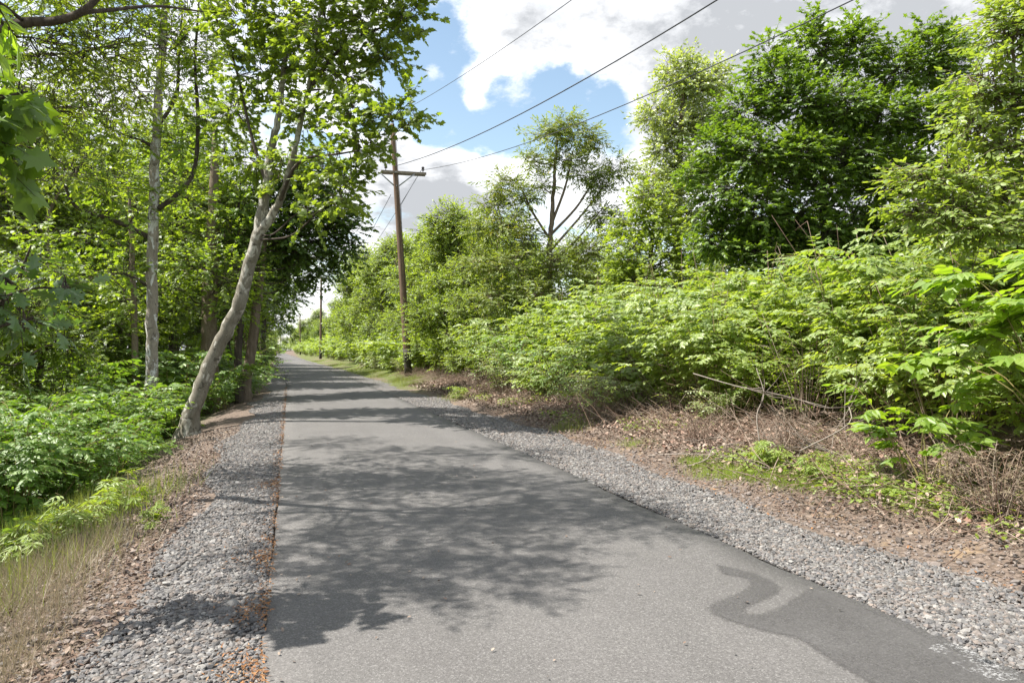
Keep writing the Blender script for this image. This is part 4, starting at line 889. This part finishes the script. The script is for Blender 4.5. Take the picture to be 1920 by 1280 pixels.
# behind the hedge on the right
for px, Z, k, i in [(860, 42, .92, 0), (800, 50, .98, 0), (900, 36, .72, 1), (840, 36, .66, 2), (880, 33, .5, 1), (850, 39, .5, 0), (760, 58, 1.05, 1), (730, 66, 1.1, 0), (700, 76, 1.4, 1), (670, 84, 1.25, 0), (800, 42, .62, 1), (1000, 42, .9, 2), (1090, 44, .95, 2), (950, 46, .95, 1)]:
    p = at(px, 640, Z); place(protos_r, i, p[0], p[1], k)
BR = 'tree standing behind the dark maple and cottonwood, showing through their gaps'
for px, Z, k, i in [(1180, 46, .9, 1), (1400, 36, .85, 2), (1480, 40, 1.0, 1), (1660, 36, .95, 2), (1760, 30, .8, 1), (1860, 26, .8, 2), (1330, 44, .9, 2), (1960, 20, .8, 1)]:
    p = at(px, 640, Z); place(protos_r, i, p[0], p[1], k, BR, 'trees behind the big maple')
FR = 'yellow-green tree in the right row far down the trail beyond the near pole'
for Y in (62, 74, 88, 104, 124, 148, 176, 210, 250, 300, 360, 430):
    for dx, kk in ((11.0, 1.15), (16, 1.6)):
        x = curve(Y)+dx+rp.normal(0, .6)-max(0, (Y-150))*0.012; place(protos_r, int(rp.integers(0, 3)), x, Y+rp.normal(0, 3), kk*rp.uniform(.85, 1.1), FR, 'trees lining the right side far away')
FEB = 0
FE = 'tree closing the view at the far end of the trail'
for i in range(16):
    Y = 455+rp.uniform(0, 70); x = -16+(i-7.5)*3.6+rp.uniform(-1, 1); place(protos_r if i % 2 else protos_l, i, x, Y, rp.uniform(1.0, 1.4), FE, 'trees at the end of the trail')

# ------------------------------------------------------------------ knotweed and other shrubs
def knotweed(name, label, cat, loc, h, r, canes, shoots, leaf, size, lm, seed, group=None, nl=8, low=0.3, out=None, stem='stem', sL=0.5, shr=0.008, arch=1.0, dead=0):
    rng = np.random.default_rng(seed); root = empty(name, loc, label, cat, group)
    st, lv = MB(), MB()
    P, D = [], []
    for c in range(canes):
        a = rng.uniform(0, 2*PI); o = np.array([math.cos(a), math.sin(a), 0]); b = o*r*0.35*rng.random(); b[2] = -0.08
        hh = h*rng.uniform(0.6, 1.08); rr = r*rng.uniform(0.25, 1.0)
        t = np.linspace(0, 1, 9)[:, None]; bend = rng.normal(0, 0.08, 3)
        p = b+o*rr*(t**1.6)+np.array([0, 0, hh])*(1-(1-t)**(1.4*arch))-np.array([0, 0, 0.14*h])*t**3+bend*np.sin(t*PI)
        st.tube(p, np.linspace(shr*1.5, shr*0.4, 9), 5)
        ts = low+(1-low)*rng.random(shoots)**0.75
        for q in ts:
            i = q*8; i0 = int(min(7, i)); pp = p[i0]+(p[i0+1]-p[i0])*(i-i0)
            aa = a+rng.normal(0, 1.0); P.append(pp); D.append([math.cos(aa), math.sin(aa), rng.normal(0.12, .18)])
    P = np.array(P); D = unit(np.array(D)); n = len(P); ln = sL*rng.uniform(.5, 1.2, n)
    tip = P+D*ln[:, None]-np.array([0, 0, 1])*(ln*0.15)[:, None]
    st.twigs(P, P+(tip-P)*0.5+np.array([0, 0, 0.03]), tip, shr*0.5, shr*0.25)
    side = unit(np.cross(D, [0, 0, 1.0])); tt = (np.arange(nl)+.5)/nl; sg = np.where(np.arange(nl) % 2 == 0, 1., -1.)
    lp = P[:, None]+(tip-P)[:, None]*tt[None, :, None]+np.array([0, 0, .03])*np.sin(tt*PI)[None, :, None]
    fw = D[:, None]*(.4+.5*tt[None, :, None])+side[:, None]*(sg*(1-.4*tt))[None, :, None]+rng.normal(0, .2, (n, nl, 3))+np.array([0, 0, -.22])
    nm = np.array([0, 0, 1.1])+D[:, None]*0.45+rng.normal(0, .26, (n, nl, 3))
    lv.scatter(LEAF[leaf], lp.reshape(-1, 3), fw.reshape(-1, 3), nm.reshape(-1, 3), (size*rng.uniform(.6, 1.15, (n, nl))).ravel())
    if dead:
        dc = MB()
        for c in range(dead):
            a = rng.uniform(0, 2*PI); o = np.array([math.cos(a), math.sin(a), 0]); p0 = o*r*.3*rng.random(); p1 = p0+o*r*rng.uniform(.3, 1.1)+np.array([0, 0, h*rng.uniform(.5, 1.12)])
            q = smooth_path([p0, (p0+p1)/2+rng.normal(0, .08, 3), p1], 4); dc.tube(q, np.linspace(.009, .003, len(q)), 5)
            for f in range(4):
                i = rng.integers(3, len(q)); e = q[i]+unit(rng.normal(size=3))*rng.uniform(.15, .4); dc.tube([q[i], e], [.004, .0015], 4)
        dc.build('dead_canes', 'dry_twig', root)
    st.build('stems', stem, root); lv.build('foliage', lm, root); return root
HG = 'knotweed shrub merging into the long bright leafy hedge right of the trail'
HGG = 'knotweed shrubs of the right hedge'
kp = [knotweed('knotweed_shrub', HG, 'shrub', (0, 0, 0), 2.7, 1.35, 30, 14, 'heart', 0.108, 'knotweed_leaf', 500+i, HGG, low=0.18, nl=10, dead=4+i) for i in range(3)]
km = [knotweed('hedge_shrub', 'darker small-leaved shrub growing in among the bright hedge leaves', 'shrub', (0, 0, 0), 2.6, 1.25, 26, 13, ('oval', 'star')[i], (.075, .10)[i], ('wood_leaf', 'shade_leaf')[i], 505+i, 'mixed shrubs in the right hedge', low=0.15, nl=10, dead=6, stem='dry_twig') for i in range(2)]
kf = [knotweed('knotweed_shrub', HG, 'shrub', (0, 0, 0), 2.7, 1.5, 16, 8, 'heart', 0.21, 'knotweed_leaf', 510+i, HGG, nl=6, sL=0.6, low=0.2) for i in range(2)]
rh = np.random.default_rng(88)
y = 4.6; row = 0
while y < 46:
    for dx, kk in ((7.65-(max(0, min(1, (y-24)/8)))*0.5, .80), (9.0, 1.02), (10.6, 1.12), (12.4, 1.15)):
        x = dx+curve(y)+rh.normal(0, .25)+max(0, 10-y)*0.03; x += 0.35*(30 < y < 43)*(dx < 8); place((km if rh.random() < .22 else kp) if y < 30 else kf, int(rh.integers(0, 3)), x, y+rh.normal(0, .3), kk*rh.uniform(.88, 1.12))
    y += 1.3 if y < 30 else 2.0
while y < 300:
    for dx, kk in ((7.3, .85), (9.2, 1.1)):
        place(kf, int(rh.integers(0, 2)), dx+curve(y)+rh.normal(0, .4), y+rh.normal(0, .6), kk*rh.uniform(.85, 1.15)*(1+y/600))
    y += 2.8*(1+max(0, y-60)/60)
for i in range(18): place(kf, i, -16+(i-8.5)*3.0+rh.uniform(-1, 1), 446+rh.uniform(-6, 6), rh.uniform(1.4, 2.0), 'low bush closing the view at the far end of the trail', 'bushes at the end of the trail')
SK = 'low leafy shrub at the foot of the right hedge, spilling over the dead brush'; SKG = 'low shrubs at the hedge foot'
ks = [knotweed('hedge_foot_shrub', SK, 'shrub', (0, 0, 0), 1.0, 0.75, 18, 9, 'heart', 0.085, 'knotweed_leaf', 515, SKG, nl=8, low=0.12, sL=0.35), knotweed('hedge_foot_shrub', SK, 'shrub', (0, 0, 0), 1.15, 0.7, 26, 9, 'oval', 0.06, 'shade_leaf', 516, SKG, nl=9, low=0.1, sL=0.35), knotweed('hedge_foot_shrub', SK, 'shrub', (0, 0, 0), 0.9, 0.75, 24, 9, 'oval', 0.055, 'cottonwood_leaf', 517, SKG, nl=8, low=0.1, sL=0.3, stem='dry_twig')]
y = 11.6
while y < 60:
    if rh.random() < .9 and not 25 < y < 43: place(ks, int(rh.integers(0, 3)), 7.25+curve(y)+rh.normal(0, .22)-0.012*max(0, y-12), y, rh.uniform(.65, 1.35)*(1+y/120))
    y += rh.uniform(.55, 1.1)*(1+y/60)
for px in (522, 532, 542, 552): p = at(px, 655, 432); place(kf, 0, p[0], p[1], 2.0, 'low bush closing the view at the far end of the trail', 'bushes at the end of the trail')
# left bank: darker shrubs in shade
BG = 'broad-leaved shrub in the green tangle down the left bank'; BGG = 'shrubs of the left bank'
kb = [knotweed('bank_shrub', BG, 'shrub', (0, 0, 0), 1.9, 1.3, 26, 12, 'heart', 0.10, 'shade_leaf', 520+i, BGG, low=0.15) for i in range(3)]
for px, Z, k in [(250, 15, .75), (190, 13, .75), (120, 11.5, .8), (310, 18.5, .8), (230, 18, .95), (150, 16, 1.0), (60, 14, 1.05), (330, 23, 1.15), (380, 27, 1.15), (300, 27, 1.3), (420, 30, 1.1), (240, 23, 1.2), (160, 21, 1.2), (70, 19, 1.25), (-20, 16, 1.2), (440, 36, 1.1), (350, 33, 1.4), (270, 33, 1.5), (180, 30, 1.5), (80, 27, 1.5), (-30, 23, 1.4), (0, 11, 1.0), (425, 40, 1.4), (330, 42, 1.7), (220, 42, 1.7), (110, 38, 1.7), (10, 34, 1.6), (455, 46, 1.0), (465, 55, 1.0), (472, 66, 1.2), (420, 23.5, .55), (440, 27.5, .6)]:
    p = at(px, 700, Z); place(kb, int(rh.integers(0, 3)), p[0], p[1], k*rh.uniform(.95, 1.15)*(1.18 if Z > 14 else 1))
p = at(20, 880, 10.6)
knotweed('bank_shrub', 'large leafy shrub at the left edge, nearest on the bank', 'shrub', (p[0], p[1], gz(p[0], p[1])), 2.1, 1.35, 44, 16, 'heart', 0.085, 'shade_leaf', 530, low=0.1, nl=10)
# the young lime plant and the drooping shoots at the right edge
p = at(1745, 930, 7.6)
knotweed('young_knotweed', 'lime green young plant on bare stems in front of the dark hedge', 'plant', (p[0], p[1], gz(p[0], p[1])), 1.4, 0.7, 9, 8, 'heart', 0.105, 'lime_leaf', 540, low=0.35, sL=0.3)
p = at(2075, 800, 6.5)
knotweed('knotweed_shrub', 'nearest shrub at the right edge with big sunlit leaves hanging over', 'shrub', (p[0], p[1], gz(p[0], p[1])), 2.75, 1.35, 22, 11, 'heart', 0.15, 'lime_leaf', 541, low=0.5)
def bush(name, label, px, py, Z, h, r, n, leaf, size, lm, sm, seed, nl=5, cat='plant', group=None):
    p = at(px, py, Z); return knotweed(name, label, cat, (p[0], p[1], gz(p[0], p[1])), h, r, n, 5, leaf, size, lm, seed, group, nl=nl, low=0.3, sL=h*0.22, stem=sm, shr=0.004, arch=.8)
bush('dry_bush', 'reddish brown dried weed clump at the right edge below the shrubs', 1870, 940, 6.6, 0.8, 0.42, 60, 'narrow', 0.035, 'dry_grass', 'dry_twig', 551)
bush('dry_bush', 'red-brown bare brush clump standing on the leaf litter, left of the stick pile', 1312, 800, 11.6, 0.62, 0.35, 45, 'narrow', 0.02, 'dead_leaf', 'dry_twig', 552, 1)
bush('dry_bush', 'tangle of reddish dead canes under the dark hedge', 1480, 790, 9.8, 0.8, 0.45, 40, 'narrow', 0.02, 'dead_leaf', 'dry_twig', 553, 1)
bush('dry_bush', 'brown withered bush at the hedge foot, nearest the pole', 905, 720, 24, 1.2, 0.6, 45, 'narrow', 0.06, 'dead_leaf', 'dry_twig', 554, 4)
bush('pale_bush', 'greyish small-leaved bush in front of the hedge near the pole', 950, 710, 23, 1.6, 1.0, 36, 'oval', 0.07, 'cottonwood_leaf', 'dry_twig', 555, 7, 'shrub')
bush('pale_bush', 'loose bush with bare lower twigs at the middle of the hedge foot', 1110, 745, 15.5, 1.5, 0.9, 36, 'oval', 0.06, 'knotweed_leaf', 'dry_twig', 556, 7, 'shrub')
for i, (px, py, Z, h, lab) in enumerate([(285, 945, 7.6, .26, 'small green weed alone on the left gravel edge'), (860, 745, 24, .55, 'bright weed clump on the right verge, between gravel and pole'), (1448, 850, 9.4, .5, 'weed with pointed yellow-green leaves rising from the leaf litter'), (1540, 870, 8.6, .4, 'green weed below the stick pile'),
                                         (60, 960, 6.9, .5, 'tall weed at the left edge of the dry grass'), (165, 930, 7.4, .6, 'tall pale-tipped weed standing in the left grass'), (110, 945, 7.2, .55, 'bushy weed between the two tall weeds in the left grass'), (230, 900, 8.6, .5, 'leafy weed at the back of the left grass')]):
    bush('weed', lab, px, py, Z, h, h*.5, 14, 'narrow', 0.07 if h < .5 else .1, 'weed_leaf', 'stem', 560+i, 7)
# ------------------------------------------------------------------ dead branches on the right bank
rb = np.random.default_rng(99)
def stick(a, b, r, seed, label, group=None, forks=3, name='dead_branch', material='grey_twig'):
    rng = np.random.default_rng(seed); a = np.asarray(a, float); b = np.asarray(b, float); L = np.linalg.norm(b-a); m = MB()
    r = r*0.6; mid = [a+(b-a)*t+rng.normal(0, .05*L, 3)*np.array([1, 1, .6]) for t in (.33, .66)]; p = smooth_path([a]+mid+[b], 4); m.tube(p, np.linspace(r, r*.4, len(p)), 6)
    for f in range(forks):
        i = rng.integers(4, len(p)-2); d = unit(b-a+rng.normal(0, .75*L, 3)*np.array([1, 1, .6])); e = p[i]+d*L*rng.uniform(.2, .45)
        q = smooth_path([p[i], (p[i]+e)/2+rng.normal(0, .03*L, 3), e], 3); m.tube(q, np.linspace(r*.55, r*.2, len(q)), 5)
    return tag(m.build(name, material, None, a), label, 'branch', group)
def onbank(px, py, Z, dz): p = at(px, py, Z); p[2] = gz(p[0], p[1])+dz; return p
stick(onbank(1215, 838, 11.2, .04), onbank(1345, 850, 10.4, .08), .022, 1, 'long grey stick lying flat at the front of the leaf litter')
stick(onbank(1290, 860, 10.2, .03), onbank(1390, 822, 10.2, .25), .020, 2, 'crooked grey branch crossing the flat stick on the leaf litter')
stick(at(1500, 845, 9.0), at(1640, 700, 9.6), .018, 3, 'long thin branch slanting up out of the stick pile into the dark hedge')
stick(at(1425, 835, 9.4), at(1418, 690, 9.8), .016, 4, 'pale forked branch standing upright at the left of the stick pile')
stick(at(1300, 700, 11.5), at(1560, 765, 9.6), .014, 5, 'long pale twig arching down over the hedge foot', forks=4)
stick(at(1585, 720, 9.0), at(1590, 840, 8.8), .009, 6, 'white thin twig hanging straight in the dark gap')
stick(at(1762, 700, 8.6), at(1762, 620, 8.6), .02, 7, 'broken upright stub above the lime green young plant', forks=1, material='dry_twig')
G = 'grey and brown sticks strewn along the foot of the right hedge'
for i in range(46):
    y = 5.5+24*rb.random()**1.3; u = rb.uniform(6.2, 8.3)
    L = rb.uniform(.5, 1.5); a = rb.uniform(0, 2*PI); p = np.array([u, y, 0]); q = p+np.array([math.cos(a), math.sin(a), 0])*L
    p[2] = gz(p[0], p[1])+rb.uniform(.02, .12); q[2] = gz(q[0], q[1])+rb.uniform(.03, .4)
    stick(p, q, rb.uniform(.006, .016), 600+i, 'dead stick among brown leaves along the foot of the right hedge', G, 2, material='grey_twig' if i % 2 else 'dry_twig')
G2 = 'reddish sticks heaped in front of the dark hedge'
for i in range(34):
    p = onbank(1400+rb.uniform(0, 200), 850-rb.uniform(0, 40), 9.6+rb.uniform(-.7, .6), rb.uniform(0, .1)); a = rb.uniform(-.5, 3.6); L = rb.uniform(.5, 1.3)
    stick(p, p+np.array([math.cos(a)*L, math.sin(a)*L*.6, rb.uniform(.1, .75)*L]), rb.uniform(.008, .017), 700+i, 'stick of the heap leaning against the dark hedge foot', G2, 2, material='dry_twig' if i % 3 else 'grey_twig')
def brush():
    """fine dead canes and twigs in a tangle"""
    rng = np.random.default_rng(61); n = 8500; m = MB(); y = band(n, 4.2, 44, rng, 1.3); u = 6.75+rng.normal(0, .65, n)+0.01*y
    a = rng.uniform(0, 2*PI, n); L = rng.uniform(.2, .7, n); A = np.c_[u+curve(y), y, np.interp(u, GX, GZ)+rng.uniform(0, .18, n)]
    d = np.c_[np.cos(a), np.sin(a), rng.normal(.15, .35, n)]; B = A+d*L[:, None]; m.twigs(A, (A+B)/2+rng.normal(0, .03, (n, 3)), B, .005, .002)
    o = m.build('twig_debris', 'dry_twig'); o['kind'] = 'stuff'
brush()
# ------------------------------------------------------------------ the distant walker
def person():
    p = at(516.8, 664, 245); p[2] = 0.012
    root = empty('person', p, 'distant walker in a dark top and greyish trousers far down the trail', 'person')
    def skin_mesh(name, verts, edges, rad, material):
        me = bpy.data.meshes.new(name); me.from_pydata(verts, edges, []); o = bpy.data.objects.new(name, me); COL.objects.link(o); o.parent = root
        md = o.modifiers.new('skin', 'SKIN'); md.use_smooth_shade = True
        for i, r in enumerate(rad): me.skin_vertices[0].data[i].radius = (r, r)
        me.skin_vertices[0].data[0].use_root = True
        o.modifiers.new('sub', 'SUBSURF').levels = 1; o.data.materials.append(M[material]); return o
    v = [(0, 0, .95), (0, 0, 1.15), (0, 0, 1.38), (0, 0, 1.50), (0, -.01, 1.60), (0, -.02, 1.70), (.1, 0, .88), (.11, -.12, .5), (.11, -.02, .09), (.11, -.15, .04), (-.1, 0, .88), (-.11, .12, .5), (-.11, .25, .12), (-.11, .12, .04),
         (.19, 0, 1.40), (.25, .04, 1.13), (.24, -.1, .9), (.24, -.13, .8), (-.19, 0, 1.40), (-.25, -.04, 1.13), (-.24, -.14, .92), (-.24, -.18, .82)]
    e = [(0, 1), (1, 2), (2, 3), (3, 4), (4, 5), (0, 6), (6, 7), (7, 8), (8, 9), (0, 10), (10, 11), (11, 12), (12, 13), (2, 14), (14, 15), (15, 16), (16, 17), (2, 18), (18, 19), (19, 20), (20, 21)]
    r = [.13, .12, .13, .055, .085, .07, .085, .055, .04, .035, .085, .055, .04, .035, .06, .042, .032, .03, .06, .042, .032, .03]
    skin_mesh('body', v, e, r, 'skin')
    skin_mesh('jacket', [v[0], v[1], v[2], v[14], v[15], v[16], v[18], v[19], v[20]], [(0, 1), (1, 2), (2, 3), (3, 4), (4, 5), (2, 6), (6, 7), (7, 8)], [.16, .15, .16, .075, .06, .05, .075, .06, .05], 'dark_cloth')
    skin_mesh('trousers', [v[0], v[6], v[7], v[8], v[10], v[11], v[12]], [(0, 1), (1, 2), (2, 3), (0, 4), (4, 5), (5, 6)], [.15, .105, .08, .06, .105, .08, .06], 'blue_cloth')
    skin_mesh('hair', [(0, .02, 1.66), (0, .01, 1.74)], [(0, 1)], [.095, .07], 'hair')
person()
# unused prototypes
for p in protos_l+protos_r+kp+km+kf+kb+ks:
    if p.name not in used:
        for ch in list(p.children): bpy.data.objects.remove(ch)
        bpy.data.objects.remove(p)
